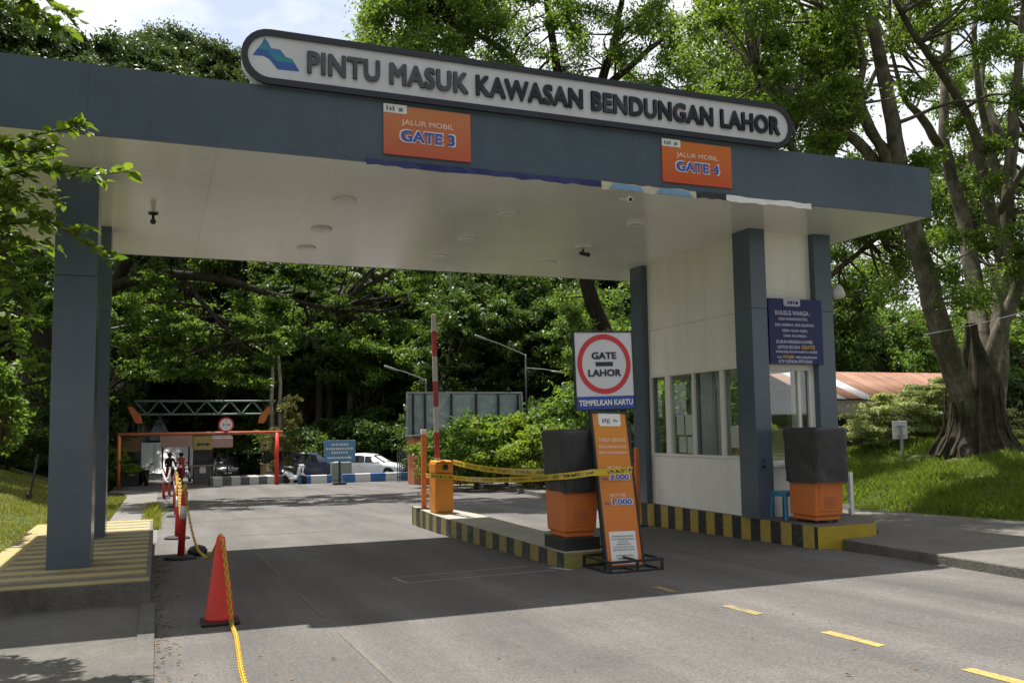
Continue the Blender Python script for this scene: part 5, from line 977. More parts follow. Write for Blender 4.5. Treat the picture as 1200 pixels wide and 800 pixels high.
def gen_tree(seed, H, rx, rz, cz, nclus, per, leaf, tr, leafm, barkm, fork=.45, flat=.55, clr=.27):
    rg = np.random.default_rng(seed); mb = MB()
    lean = rg.normal(size=2)*.04*H
    tp = [Vector((0, 0, -.3)), Vector((lean[0]*.2, lean[1]*.2, H*.2)), Vector((lean[0]*.5, lean[1]*.5, H*.45)), Vector((lean[0], lean[1], H*.8))]
    sp = branch(mb, tp, tr, tr*.25, 9, 5, .02, rg); mb.tube([(0, 0, -.3), (0, 0, .15), (0, 0, .8)], [tr*1.6, tr*1.25, tr], 9, cap=False)
    cen = []; rad = []
    for i in range(nclus):
        q = unit(rg.normal(size=3))*(rg.random()**.33)*np.array([rx, rx, rz])*.92; q[2] += 0
        c = np.array([lean[0]*.8, lean[1]*.8, cz])+q; c[2] = max(c[2], cz-rz*.8); cen.append(c); rad.append(rx*clr*rg.uniform(.7, 1.25))
        if i % 2 == 0:
            k = min(len(sp)-2, max(3, int(len(sp)*np.clip((c[2]-rz*.35)/(H*.8), .25, .95)))); a = sp[k]; b = Vector(c); m_ = a.lerp(b, .5); m_.z += (b-a).length*rg.uniform(-.02, .12)
            branch(mb, [a, m_, b], tr*.26, tr*.05, 5, 3, .05, rg)
    tk = mb.build('trunk', barkm); V = clump_leaves(cen, rad, per, leaf, rg, flat)
    cm = np_mesh('crown', V, 4, leafm); co = bpy.data.objects.new('crown', cm); COL.objects.link(co); return tk, co
PROTO = {}
def proto(key, *a, **k):
    tk, co = gen_tree(*a, **k); t = thing('tree', 'x', 'tree'); tk.parent = t; co.parent = t; PROTO[key] = [t, False]
proto('dense1', 1, 16, 5.2, 5.6, 10.2, 120, 210, .34, .34, M['leaf_dark'], M['darkbark'])
proto('dense2', 2, 18, 5.0, 6.4, 11.4, 130, 210, .36, .36, M['leaf_dark'], M['darkbark'])
proto('spread1', 3, 13, 6.6, 3.8, 9.2, 120, 210, .30, .36, M['leaf_mid'], M['bark'], flat=.4)
proto('spread2', 4, 14, 6.2, 4.6, 9.4, 120, 210, .30, .36, M['leaf_mid'], M['bark'], flat=.4)
proto('light1', 5, 12, 4.8, 4.6, 7.8, 95, 200, .30, .28, M['leaf_light'], M['bark'])
proto('tall1', 6, 25, 5.0, 9.5, 15.5, 170, 280, .30, .42, M['leaf_dull'], M['palebark'])
proto('giant', 10, 43, 9.5, 14, 28.5, 330, 420, .36, .7, M['leaf_dull'], M['palebark'], clr=.2)
proto('bush1', 7, 3.4, 1.9, 1.5, 1.5, 40, 170, .17, .06, M['leaf_dark'], M['darkbark'], clr=.36)
proto('bush2', 8, 3.0, 1.8, 1.3, 1.4, 40, 170, .16, .06, M['leaf_light'], M['bark'], clr=.36)
proto('bush3', 9, 2.4, 1.4, 1.1, 1.2, 36, 150, .16, .05, M['leaf_yellow'], M['bark'], clr=.36)
LAB = dict(dense1=('dense dark broadleaf tree in the forest behind the far gate', 'dense dark forest trees'), dense2=('tall dense dark tree in the forest behind the far gate', 'tall dark forest trees'),
 spread1=('wide spreading mid green tree in the forest behind the gate', 'spreading forest trees'), spread2=('rounded spreading mid green tree in the forest behind the gate', 'rounded forest trees'), light1=('light green tree standing among the darker forest trees', 'light green forest trees'),
 tall1=('tall pale trunked tree rising high at the back of the forest', 'tall forest trees'), giant=('giant tree whose crown shows above the left half of the canopy', 'giant trees above the canopy'),
 bush1=('dark leafy bush growing at the foot of the forest', 'dark forest bushes'), bush2=('light green bush growing beside the forest edge', 'light green bushes'), bush3=('bright yellow green bush near the far road', 'yellow green bushes'))
def plant(key, x, y, s=1., label=None, group=None, name=None, cat=None):
    p = PROTO[key]; t = p[0] if not p[1] else copy_tree(p[0]); p[1] = True
    t.location = (x, y, g(x, y)-.05); sz = s*RG.uniform(.92, 1.08); t.scale = (sz, sz, s*RG.uniform(.94, 1.06)); t.rotation_euler = (0, 0, RG.uniform(0, 6.28))
    lb, gr = LAB[key]; t['label'] = label or lb
    if not label: t['group'] = group or gr
    elif group: t['group'] = group
    elif 'group' in t: del t['group']
    b = key.startswith('bush'); t.name = name or ('bush' if b else 'tree'); t['category'] = cat or ('bush' if b else 'tree')
    return t
fx = lambda px, Y: at(px, 505, Y).x
# forest: rows at their true distances, thick enough to close the view
for px, Y, key, s in [(95, 52, 'dense1', .9), (20, 48, 'spread2', .9), (-40, 40, 'dense1', .8), (60, 62, 'dense2', 1), (50, 66, 'dense2', .9),
    (355, 60, 'dense2', .95), (395, 62, 'dense1', 1.1), (440, 62, 'dense1', 1.05), (470, 64, 'dense2', 1.05), (510, 61, 'dense2', 1.05), (550, 58, 'dense1', 1), (590, 53, 'dense1', .95), (640, 56, 'dense2', 1.0), (690, 52, 'dense2', .9), (735, 58, 'dense1', 1.1), (780, 50, 'dense2', 1),
    (325, 76, 'spread1', 1.2), (210, 100, 'spread2', 1.3), (250, 100, 'dense2', 1.1), (160, 100, 'dense1', 1.2), (285, 95, 'light1', 1.3), (120, 95, 'spread1', 1.3), (330, 88, 'dense2', 1.1),
    (425, 58, 'light1', .95), (505, 62, 'spread2', 1.0), (580, 63, 'spread1', 1.0), (400, 80, 'spread1', 1.4), (460, 84, 'tall1', .9), (520, 82, 'spread2', 1.4), (580, 86, 'dense2', 1.3), (640, 80, 'tall1', .9), (700, 84, 'spread1', 1.4), (760, 78, 'dense2', 1.2),
    (-40, 50, 'tall1', .98), (20, 52, 'tall1', 1.0), (68, 54, 'tall1', .98), (112, 58, 'tall1', 1.12), (62, 70, 'tall1', 1.35), (30, 66, 'tall1', 1.3), (338, 66, 'tall1', 1.2), (322, 71, 'tall1', 1.3), (172, 92, 'giant', .98), (226, 98, 'giant', 1.16), (262, 92, 'giant', 1.06), (142, 86, 'giant', .96), (318, 88, 'giant', .96), (290, 96, 'giant', 1.1), (200, 104, 'giant', 1.16), (105, 90, 'giant', 1.0), (395, 68, 'tall1', 1.2),
    (330, 66, 'light1', 1.0), (78, 70, 'spread1', 1.),
    (560, 50, 'dense1', .72), (655, 48, 'dense1', .7), (610, 49, 'dense2', .66), (720, 44, 'light1', .9)]:
    plant(key, fx(px, Y), Y, s)
for px, Y, key, s in [(10, 42, 'bush1', 1.1), (35, 46, 'bush1', 1.2), (60, 50, 'bush1', 1.2), (-15, 46, 'bush2', 1.1), (90, 52, 'bush1', 1.3), (112, 55, 'bush1', 1.2), (352, 52.5, 'bush1', 1.2), (372, 54, 'bush1', 1.3), (410, 54, 'bush1', 1.3), (440, 53.5, 'bush1', 1.4), (468, 52, 'bush1', 1.3), (507, 49, 'bush1', 1.2), (520, 47, 'bush1', 1.4), (620, 45, 'bush1', 1.5), (650, 43, 'bush2', 1.2), (685, 42, 'bush1', 1.6), (720, 40, 'bush1', 1.6), (750, 42, 'bush1', 1.6), (360, 74, 'bush1', 2.6), (410, 76, 'bush1', 2.8), (455, 72, 'bush1', 2.6), (500, 74, 'bush1', 2.8), (545, 72, 'bush1', 2.7), (600, 74, 'bush1', 2.8), (660, 70, 'bush1', 2.6), (710, 72, 'bush1', 2.8), (760, 68, 'bush1', 2.6), (385, 90, 'bush1', 3.4), (475, 92, 'bush1', 3.4), (570, 90, 'bush1', 3.4), (650, 92, 'bush1', 3.4), (60, 70, 'bush1', 2.4), (110, 80, 'bush1', 2.6), (115, 100, 'bush1', 4.5), (150, 104, 'bush1', 4.8), (185, 106, 'bush1', 4.8), (215, 108, 'bush1', 5), (245, 107, 'bush1', 5), (275, 105, 'bush1', 4.8), (305, 103, 'bush1', 4.6), (335, 100, 'bush1', 4.4), (165, 96, 'bush1', 3.6), (230, 97, 'bush1', 3.6), (262, 96, 'bush1', 3.6), (300, 75, 'bush1', 1.5), (330, 62, 'bush1', 1.4), (285, 80, 'bush1', 1.5), (315, 70, 'bush1', 1.6)]:
    plant(key, fx(px, Y), Y, s)
plant('bush3', fx(128, 48.5), 48.5, .95, 'bright yellow green bush beside the left post of the orange height barrier'); plant('bush3', fx(640, 41), 41, 1.15, 'yellow green bush behind the posts right of the billboard')
plant('bush2', fx(562, 33), 33.5, 1.3, 'big leafy light green bush under the billboard, left of two'); plant('bush3', fx(598, 31.5), 32, 1.35, 'bright green bush under the billboard with upright shoots')
plant('bush2', 17.2, 27.5, 1.5, 'light green bush seen through the booth windows, nearest of three'); plant('bush3', 19.2, 29.0, 1.9, 'yellow green bush seen through the booth windows, right of three'); plant('bush2', 16.4, 30.5, 1.7, 'light green bush seen through the booth windows, farthest of three')
plant('bush2', fx(523, 37), 37, 1.0, 'small light green bush at the near corner of the blue and white kerb'); plant('bush3', fx(690, 27), 27.5, .7, 'low yellow green bush behind the covered dispenser'); plant('bush3', fx(640, 29), 29.5, 1.1, 'yellow green bush behind the galvanised fence post')
# trees behind the shed on the right
for px, Y, key, s, lb in [(975, 40, 'dense1', .85, 'very dark dense tree right of the booth behind the shed'), (1000, 52, 'dense2', .75, None), (1060, 58, 'spread2', .8, None), (1150, 54, 'light1', 1.0, None), (1200, 48, 'spread1', 1.0, None), (930, 56, 'spread1', 1.1, None), (880, 50, 'dense2', 1, None), (840, 60, 'spread2', 1.2, None), (1235, 40, 'light1', 1., None), (1110, 70, 'spread1', .9, None), (1050, 46, 'light1', .95, None), (1088, 47, 'spread2', .75, None), (1030, 64, 'spread1', 1.1, None)]:
    plant(key, fx(px, Y), Y, s, lb or 'tree standing far behind the rusty shed and the booth', None if lb else 'trees far behind the shed')
for px, Y, key, s in [(1010, 39, 'bush1', 1.3), (1075, 38, 'bush2', 1.3), (1125, 34, 'bush1', 1.5), (1190, 30, 'bush2', 1.3), (1215, 26, 'bush1', 1.3)]: plant(key, fx(px, Y), Y, s, 'dense bush at the back of the right lawn around the shed', 'bushes around the shed')
# unseen trees added behind and beside the camera to block sky light
for i, (x, y, key, s) in enumerate([(-14, 2, 'dense1', 1.1), (-13, -9, 'dense2', 1.1), (-8, -15, 'dense1', 1.15), (-1, -18, 'dense2', 1.15), (6, -17, 'dense1', 1.2), (13, -15, 'dense2', 1.1), (20, -12, 'dense1', 1.2), (27, -6, 'dense2', 1.2), (32, 3, 'dense1', 1.1), (-17, 14, 'spread1', 1.1), (-5, -25, 'tall1', 1.0), (4, -26, 'tall1', 1.0), (15, -24, 'tall1', 1.0), (24, -20, 'tall1', 1.0)]): plant(key, x, y, s, 'unseen tree added round the forecourt to block sky light', 'added trees around the forecourt')
# hand-laid trees
def sunny(c):
    """places on the right lawn where the crowns above leave a hole for the sun"""
    if c[2] < 3.6: return False
    x, y = c[0]+.08*(c[2]-1), c[1]-.315*(c[2]-1)
    return (18.5 < x < 24 and 19.2 < y < 23.2) or (13.6 < x < 24.4 and 15.1 < y < 18.2) or (16 < x < 19 and 12.5 < y < 13.4) or (11.5 < x < 15 and 19.5 < y < 25.5) or (15.5 < x < 22 and 26 < y < 33)
def hero(name, label, stems, clumps, per, leaf, leafm, barkm, seed, base, flat=.5, twig=.03, cat='tree', up=.6, extra=None):
    rg = np.random.default_rng(seed); t = thing(name, label, cat, base); mb = MB(); pts = []; clumps = [c for c in clumps if not (sunny(c[0]) and rg.random() < .93)]; bm = barkm if isinstance(barkm, list) else [barkm]
    for s_ in stems:
        P, r0, r1 = s_; pts += branch(mb, P, r0, r1, 10 if r0 > .2 else 7, 5, .02, rg)
    if extra: mb.m = 1; extra(mb); mb.m = 0
    A = np.array([p[:] for p in pts]); cen = [np.array(c[0]) for c in clumps]; rad = [c[1] for c in clumps]
    for i, c in enumerate(cen):
        d = np.linalg.norm(A-c, axis=1); k = int(np.argmin(d+.4*np.maximum(0, A[:, 2]-c[2])))
        if d[k] < 7: a = Vector(A[k]); b = Vector(c); m_ = a.lerp(b, .5)+Vector(rg.normal(size=3))*d[k]*.07; branch(mb, [a, m_, b], min(twig*(1+d[k]*.35), .12), twig*.3, 5, 3, .04, rg)
    part(mb, 'trunk', bm, t); V = clump_leaves(cen, rad, per, leaf, rg, flat, up)-np.array(base)
    cm = np_mesh('crown', V, 4, leafm); co = bpy.data.objects.new('crown', cm); COL.objects.link(co); co.parent = t; return t
def region(n, px, py, Y, r, rg, keep=None):
    out = []
    while len(out) < n:
        x, y = rg.uniform(*px), rg.uniform(*py); yy = rg.uniform(*Y)
        if keep and not keep(x, y, rg): continue
        out.append((np.array(at(x, y, yy)), rg.uniform(*r)))
    return out
# big old tree on the right lawn
bx = at(1145, 527, 17.5); bx.z = g(bx.x, 17.5); A_ = lambda px, py, Y: at(px, py, Y)
def buttress(mb):
    mb.smooth = True; n = 48; rows = []
    for zz in np.linspace(-.3, 3.4, 22):
        q = []
        for k in range(n):
            th = 2*math.pi*k/n; rib = .55*abs(math.sin(3.5*th+.4))**.6+.30*math.sin(9*th+1.2+zz*.7)+.14*math.sin(17*th+zz)
            r = .52+.42*math.exp(-max(zz, 0)/.36)*(.45+rib)+.27*rib-.06+.03*math.sin(23*th+5*zz)+.02*math.sin(31*th-3*zz)-.03*zz*.3; r *= 1-.72*float(sm(1.5, 3.3, zz)); q.append((bx.x+.03+r*math.cos(th)*1.08, bx.y+r*math.sin(th)*.9, bx.z+zz))
        rows += q
    mb.add(rows, [(i*n+k, i*n+(k+1) % n, (i+1)*n+(k+1) % n, (i+1)*n+k) for i in range(21) for k in range(n)])
    rg = random.Random(6)
    for _ in range(16):                       # aerial roots clinging to the trunk
        th = rg.uniform(0, 6.28); p = [Vector((bx.x+(.80-.03*k+.45*math.exp(-k*.6/.4))*math.cos(th+.05*k), bx.y+(.70-.03*k+.4*math.exp(-k*.6/.4))*math.sin(th+.05*k), bx.z+k*.6-.1)) for k in range(4)]; branch(mb, p, rg.uniform(.03, .07), .02, 5, 3, .05, RG)
rg = np.random.default_rng(11)
stems = [([A_(1146, 522, 17.5), A_(1130, 470, 17.45), A_(1106, 400, 17.3), A_(1084, 320, 17), A_(1066, 255, 16.8), A_(1052, 180, 16.6), A_(1036, 90, 16.3), A_(1015, 0, 16), A_(1000, -90, 16)], .37, .10),
 ([A_(1064, 245, 16.8), A_(1030, 195, 16.3), A_(985, 150, 15.8), A_(930, 115, 15.4), A_(890, 98, 15)], .19, .04), ([A_(1058, 200, 16.6), A_(1020, 155, 17), A_(990, 95, 17.6), A_(955, 40, 18), A_(930, -10, 18)], .15, .04),
 ([A_(1040, 190, 16), A_(1008, 120, 15.6), A_(1012, 70, 15.4), A_(1000, 20, 15)], .13, .04),
 ([A_(1158, 520, 17.5), A_(1166, 465, 17.6), A_(1172, 380, 17.8), A_(1176, 290, 18), A_(1184, 190, 18), A_(1192, 90, 18), A_(1205, -40, 18)], .34, .09),
 ([A_(1150, 520, 17.5), A_(1151, 440, 17.7), A_(1142, 340, 18.6), A_(1130, 260, 19), A_(1108, 170, 19.3), A_(1110, 60, 19.5), A_(1112, -60, 19.5)], .34, .07),
 ([A_(1112, 190, 19.3), A_(1082, 140, 19), A_(1060, 115, 18.6), A_(1045, 60, 18.3)], .16, .04), ([A_(1180, 330, 18), A_(1158, 230, 17.4), A_(1140, 150, 17), A_(1110, 95, 16.6), A_(1070, 40, 16), A_(1040, -20, 15.6)], .18, .05),
 ([A_(1185, 260, 18), A_(1160, 170, 18.4), A_(1142, 60, 18.6), A_(1150, -40, 18.8)], .15, .05), ([A_(1152, 478, 17.5), A_(1166, 400, 17.3), A_(1195, 330, 16.8), A_(1212, 240, 16.4), A_(1222, 120, 16), A_(1240, 0, 15.8)], .22, .07), ([A_(1170, 250, 17.6), A_(1195, 205, 17), A_(1225, 160, 16.5)], .12, .05), ([A_(1185, 180, 18), A_(1150, 100, 19), A_(1165, 20, 19.5)], .14, .05)]
gap = lambda x, y, r: not ((1000 < x < 1085 and 55 < y < 165) or (1085 < x < 1150 and 90 < y < 175) or (1140 < x < 1200 and 110 < y < 165)) or r.random() < .10
cl = region(240, (830, 1290), (-170, 150), (13.5, 20.5), (.5, .95), rg, gap)+region(60, (880, 1000), (20, 200), (14, 19), (.4, .7), rg)+region(80, (1075, 1260), (130, 360), (15.5, 20), (.4, .75), rg, gap)
hero('large_tree', 'huge old tree with fluted base and many pale limbs on the right lawn', stems, [(c, r*1.12) for c, r in cl], 380, .125, M['leaf_mid'], [M['limbbark'], M['mossbark']], 12, (bx.x, bx.y, bx.z), flat=.68, extra=buttress)
# second tree behind it, lighter leaves filling the upper right
rg = np.random.default_rng(13); b2 = Vector((fx(962, 27), 27, g(fx(962, 27), 27)))
stems = [([b2, A_(962, 420, 27), A_(966, 330, 26.5), A_(958, 220, 26), A_(950, 100, 25.5), A_(960, -40, 25)], .26, .08), ([A_(966, 330, 26.5), A_(1020, 285, 26), A_(1075, 240, 25), A_(1130, 200, 25)], .12, .04), ([A_(960, 220, 26), A_(900, 130, 26), A_(850, 50, 26)], .2, .05), ([A_(966, 340, 26.5), A_(930, 290, 26), A_(880, 240, 25.5)], .16, .05), ([A_(960, 200, 26), A_(1010, 120, 27), A_(1050, 30, 27)], .18, .05)]
cl = region(110, (975, 1190), (190, 345), (23.5, 29), (.6, 1.0), rg)+region(40, (1085, 1230), (40, 240), (25, 30), (.5, .9), rg, lambda x, y, r: r.random() < .7)+region(150, (800, 1030), (-120, 210), (22, 29), (.7, 1.1), rg, lambda x, y, r: not (1000 < x and 55 < y < 165))+region(40, (1000, 1280), (-140, 40), (22, 29), (.7, 1.1), rg)
hero('leafy_tree', 'light green leafy tree behind the huge old tree and the booth', stems, [(c, r*1.15) for c, r in cl], 340, .165, M['leaf_light'], M['bark'], 14, tuple(b2), flat=.8)
# tree behind the middle of the canopy
rg = np.random.default_rng(15); b3 = Vector((fx(742, 31), 31, g(fx(742, 31), 31)))
stems = [([b3, A_(737, 470, 31), A_(712, 400, 30.6), A_(688, 335, 30.2), A_(672, 250, 30), A_(664, 150, 29.6), A_(650, 60, 29), A_(635, -40, 28.6)], .42, .10), ([A_(668, 200, 29.8), A_(700, 110, 29.4), A_(722, 40, 29), A_(735, -40, 28.6)], .26, .07), ([A_(664, 150, 29.6), A_(610, 80, 29), A_(560, 40, 28.6), A_(500, 20, 28)], .20, .05), ([A_(700, 110, 29.4), A_(760, 60, 29), A_(820, 10, 28.6)], .17, .05), ([A_(676, 260, 30), A_(600, 180, 29.6), A_(540, 110, 29), A_(470, 80, 28.6)], .20, .05), ([A_(672, 250, 30), A_(740, 180, 30), A_(800, 110, 30), A_(860, 60, 30)], .2, .05), ([A_(700, 370, 30.4), A_(690, 420, 29.4), A_(676, 450, 28.8)], .1, .03)]
kp = lambda x, y, r: y < 25+.0*x or x > 560 or r.random() < .55
cl = region(190, (425, 680), (-80, 112), (25.5, 31), (.5, .85), rg)+region(250, (425, 900), (-130, 160), (25.5, 32), (.6, 1.05), rg, lambda x, y, r: not (x < 470 and y < 0) and kp(x, y, r))+region(50, (560, 900), (90, 230), (26, 32), (.7, 1.1), rg)+region(22, (655, 745), (330, 455), (28, 31), (.4, .7), rg)
hero('shade_tree', 'tall light green tree with dark limbs rising behind the middle of the canopy', stems, [(c, r*1.15) for c, r in cl], 400, .155, M['leaf_light'], M['darkbark'], 16, tuple(b3), flat=.8)
# big spreading tree on the left
rg = np.random.default_rng(17); b4 = Vector((fx(88, 34), 34, g(fx(88, 34), 34)))
stems = [([b4, A_(80, 480, 34), A_(62, 415, 33.6), A_(30, 350, 33), A_(0, 300, 32.5), A_(-30, 230, 32)], .52, .2), ([A_(75, 440, 33.8), A_(110, 370, 33.4), A_(138, 325, 33), A_(170, 270, 32.6), A_(210, 200, 32)], .34, .12), ([A_(132, 335, 33), A_(190, 322, 32.4), A_(260, 328, 31.8), A_(330, 348, 31), A_(390, 362, 30.6)], .22, .06), ([A_(60, 412, 33.6), A_(40, 330, 33.6), A_(50, 270, 33.6)], .25, .1), ([A_(210, 322, 32.3), A_(250, 370, 31.6), A_(280, 400, 31)], .10, .04), ([A_(150, 300, 32.8), A_(240, 270, 32), A_(330, 280, 31.4)], .2, .06)]
gap4 = lambda x, y, r: not ((135 < x < 165 and 305 < y < 345) or (255 < x < 335 and 300 < y < 350)) or r.random() < .15
cl = region(60, (-80, 130), (230, 470), (31, 37), (.6, 1.0), rg)+region(115, (130, 500), (225, 400), (29.5, 36), (.6, 1.0), rg, gap4)+region(26, (135, 330), (395, 450), (30, 35), (.5, .8), rg)
hero('spreading_tree', 'big dark tree with leaning trunk and wide branches left of the road', stems, cl, 360, .165, M['leaf_mid'], M['darkbark'], 18, tuple(b4), flat=.4)
# pale layered shrub on the right lawn
rg = np.random.default_rng(19); b5 = Vector((fx(1070, 21), 21.6, 0)); b5.z = g(b5.x, b5.y); cl = []
for px, py, w in [(1030, 478, 1), (1060, 470, 1), (1090, 466, 1), (1108, 476, .8), (1015, 500, .9), (1045, 492, 1), (1078, 487, 1), (1105, 492, .9), (1025, 514, .9), (1055, 507, .9), (1085, 505, 1), (1110, 508, .8), (1006, 488, .6), (1098, 456, .7), (1075, 458, .7), (1112, 448, .7), (1120, 462, .7), (1040, 465, .7), (1008, 510, .7), (1070, 518, .8)]:
    for k in range(5): cl.append((np.array(at(px+rg.uniform(-12, 12), py+rg.uniform(-5, 5), rg.uniform(20.2, 22.6))), .66*w))
stems = [([b5, b5+Vector((.3*math.cos(a), .3*math.sin(a), .8)), b5+Vector((1.0*math.cos(a), .8*math.sin(a), 1.3))], .04, .015) for a in np.linspace(0, 5.2, 6)]
hero('layered_shrub', 'pale green shrub with layered flat sprays in front of the rusty shed', stems, cl, 560, .105, M['leaf_pale'], M['bark'], 20, tuple(b5), flat=.22, twig=.012, cat='shrub', up=1.4)
b6 = Vector((fx(1215, 21), 21.5, 0)); b6.z = g(b6.x, b6.y); cl = [(np.array(at(rg.uniform(1175, 1260), rg.uniform(478, 530), rg.uniform(20.6, 22.4))), .45) for _ in range(34)]
stems = [([b6, b6+Vector((.3*math.cos(a), .3*math.sin(a), .8)), b6+Vector((.8*math.cos(a), .6*math.sin(a), 1.3))], .04, .015) for a in np.linspace(0, 5.2, 5)]
hero('layered_shrub', 'pale green shrub with flat sprays right of the huge old tree', stems, cl, 420, .10, M['leaf_pale'], M['bark'], 22, tuple(b6), flat=.22, twig=.012, cat='shrub', up=1.4)
# hanging olive foliage on the right post of the far gate
rg = np.random.default_rng(23); b7 = Vector((fx(333, 50), 50, g(5, 50))); cl = [(np.array(at(rg.uniform(318, 349), rg.uniform(466, 550), rg.uniform(49.2, 50.8))), rg.uniform(.3, .5)) for _ in range(46)]
hero('columnar_shrub', 'tall olive green columnar shrub behind the right orange post', [([b7, A_(331, 500, 50), A_(330, 462, 50)], .06, .02)], cl, 150, .13, M['leaf_olive'], M['bark'], 24, tuple(b7), flat=.9, twig=.012, cat='shrub')
for px in (318, 327): # slim pale stems rising behind it
    p = Vector((fx(px, 53), 53, g(5, 53))); t = thing('slim_palm', 'slim pale palm stem behind the columnar shrub, '+('left of two' if px == 318 else 'right of two'), 'tree', p); mb = MB(); branch(mb, [p, A_(px+1, 470, 53), A_(px, 400, 53)], .12, .09, 8); part(mb, 'trunk', M['palebark'], t)
    cm = np_mesh('crown', clump_leaves([np.array(at(px, 398, 53))-np.array(p)], [1.6], 260, .3, rg, .5), 4, M['leaf_dark']); co = bpy.data.objects.new('crown', cm); COL.objects.link(co); co.parent = t
# palm
def palm(px, pyt, Y, lab, nfr, L_, trunkm, seed, tr=.2):
    rg = np.random.default_rng(seed); top = at(px, pyt, Y); b = Vector((fx(px, Y), Y, g(fx(px, Y), Y))); t = thing('palm_tree', lab, 'palm tree', b)
    mb = MB(); branch(mb, [b, b.lerp(top, .5)+Vector((.1, 0, 0)), top], tr*1.2, tr*.8, 10, 6, .004, rg); part(mb, 'trunk', trunkm, t); V = []; mb = MB()
    for k in range(nfr):
        az = rg.uniform(0, 6.28); el = rg.uniform(-.7, 1.2); n = 34; P = []; p = np.array(top)-np.array(b); d = np.array([math.cos(az)*math.cos(el), math.sin(az)*math.cos(el), math.sin(el)])
        for i in range(n): P.append(p.copy()); p = p+d*L_/n; d = unit(d+np.array([0, 0, -.055]))
        P = np.array(P); T_ = unit(np.gradient(P, axis=0)); S_ = unit(np.cross(T_, [0, 0, 1])); mb.tube([Vector(q) for q in P[::3]], .025, 4, cap=False)
        for s_ in (-1, 1):
            ll = (.62*np.sin(np.linspace(.25, 3.0, n))*L_/3.2)[:, None]; dirn = unit(S_*s_+T_*.55+np.array([0, 0, -.75])+rg.normal(size=(n, 3))*.1); tip = P+dirn*ll; w = T_*.035
            V.append(np.stack([P-w, P+w, tip+w*.3, tip-w*.3], 1).reshape(-1, 3))
    f = mb.build('frond_ribs', trunkm, t); me = np_mesh('fronds', np.concatenate(V), 4, M['leaf_dark'] if seed % 2 else M['leaf_mid']); o = bpy.data.objects.new('fronds', me); COL.objects.link(o); o.parent = t
palm(409, 340, 59, 'tall palm with a pale straight trunk and hanging fronds behind the blue sign', 34, 3.6, M['palebark'], 31); palm(385, 336, 58, 'palm with drooping dark fronds left of the pale trunked palm', 30, 3.6, M['darkbark'], 32); palm(372, 362, 57, 'shorter dark palm behind the two taller palms', 26, 3.2, M['darkbark'], 33)
p = at(534, 470, 50); pt = thing('bare_tree', 'thin pale forked tree trunk behind the billboard', 'tree', (p.x-1.2, 50, g(p.x, 50)))
mb = MB(); branch(mb, [Vector(pt.location), A_(515, 460, 50), A_(527, 420, 50), A_(530, 370, 50), A_(527, 320, 50)], .16, .07, 7); branch(mb, [A_(522, 440, 50), A_(540, 405, 50), A_(548, 378, 50)], .1, .04, 6); part(mb, 'trunk', M['palebark'], pt)
# near tree on the left whose sprays reach into the picture
rg = np.random.default_rng(41); NT = (-3.6, 8.3, g(-3.6, 8.3)); nt = thing('near_tree', 'leafy tree at the left edge with sunlit sprays in front of the fascia', 'tree', NT)
mbT = MB(); LV = []
def leaf6(c, d, nrm, L_, w):
    s_ = unit(np.cross(d, nrm)); n2 = np.cross(s_, d); f = lambda a, b, h: c+d*L_*a+s_*w*b+n2*h*L_
    LV.extend([f(0, 0, 0), f(.35, .5, .10), f(.72, .36, .07), f(1, 0, -.06), f(.72, -.36, .07), f(.35, -.5, .10)])
def spray(pts, r0, L_=.14, step=.024, side=True):
    P = branch(mbT, pts, r0, .004, 5, 8, .015, rg); acc = 0; k = 0
    for a, b in zip(P[:-1], P[1:]):
        seg = (b-a).length; acc += seg
        while acc > step:
            acc -= step; t_ = np.array((b-a).normalized()); c = np.array(a.lerp(b, rg.random())); s_ = unit(np.cross(t_, [0, 0, 1.])); k += 1
            d = unit(t_*.55+s_*(1 if k % 2 else -1)*rg.uniform(.4, 1)+np.array([0, 0, rg.uniform(-.5, .55)])); nrm = unit(np.array([0, 0, 1.])+rg.normal(size=3)*.45); l_ = L_*rg.uniform(.65, 1.2); leaf6(c, d, nrm, l_, l_*rg.uniform(.42, .56))
            if side and rg.random() < .20:
                e = Vector(c)+Vector(d)*rg.uniform(.12, .28); spray([Vector(c), Vector(c).lerp(e, .5)+Vector((0, 0, .02)), e], .006, L_*.85, step, False)
root = Vector(NT); crown = Vector((-3.1, 8.0, 3.2)); branch(mbT, [root, root+Vector((.1, 0, 1.2)), crown, Vector((-3.0, 8.2, 5.2)), Vector((-2.6, 8.3, 6.6))], .13, .04, 9, 6, .01, rg)
for pts in [[(-90, 205), (-20, 212), (40, 197), (95, 206), (152, 200)], [(-80, 170), (-10, 172), (45, 158), (103, 146)], [(-70, 150), (0, 172), (40, 178), (66, 170)], [(-90, 232), (0, 232), (40, 250), (85, 275), (131, 304)], [(-80, 190), (0, 196), (30, 190), (62, 186)], [(-60, 255), (0, 262), (30, 262), (60, 268)], [(-90, 290), (-20, 300), (10, 330), (22, 372)], [(-60, 320), (-5, 300), (20, 290), (42, 282)],
            [(-80, 350), (-20, 350), (8, 375), (14, 410)], [(-90, 180), (-30, 205), (10, 222), (44, 226)], [(-60, -30), (0, -8), (34, 2), (52, 30)], [(-40, -50), (20, -28), (50, -5), (80, 18)], [(-70, -20), (-20, 0), (10, 12), (30, 20)]]:
    yy = rg.uniform(8.5, 9.4); P = [at(x, y, yy-.15*i) for i, (x, y) in enumerate(pts)]; branch(mbT, [crown.lerp(Vector((-3.0, 8.2, 5.2)), rg.random()), (crown+P[0])/2+Vector((0, 0, .3)), P[0]], .035, .016, 6, 4, .02, rg); spray(P, .014)
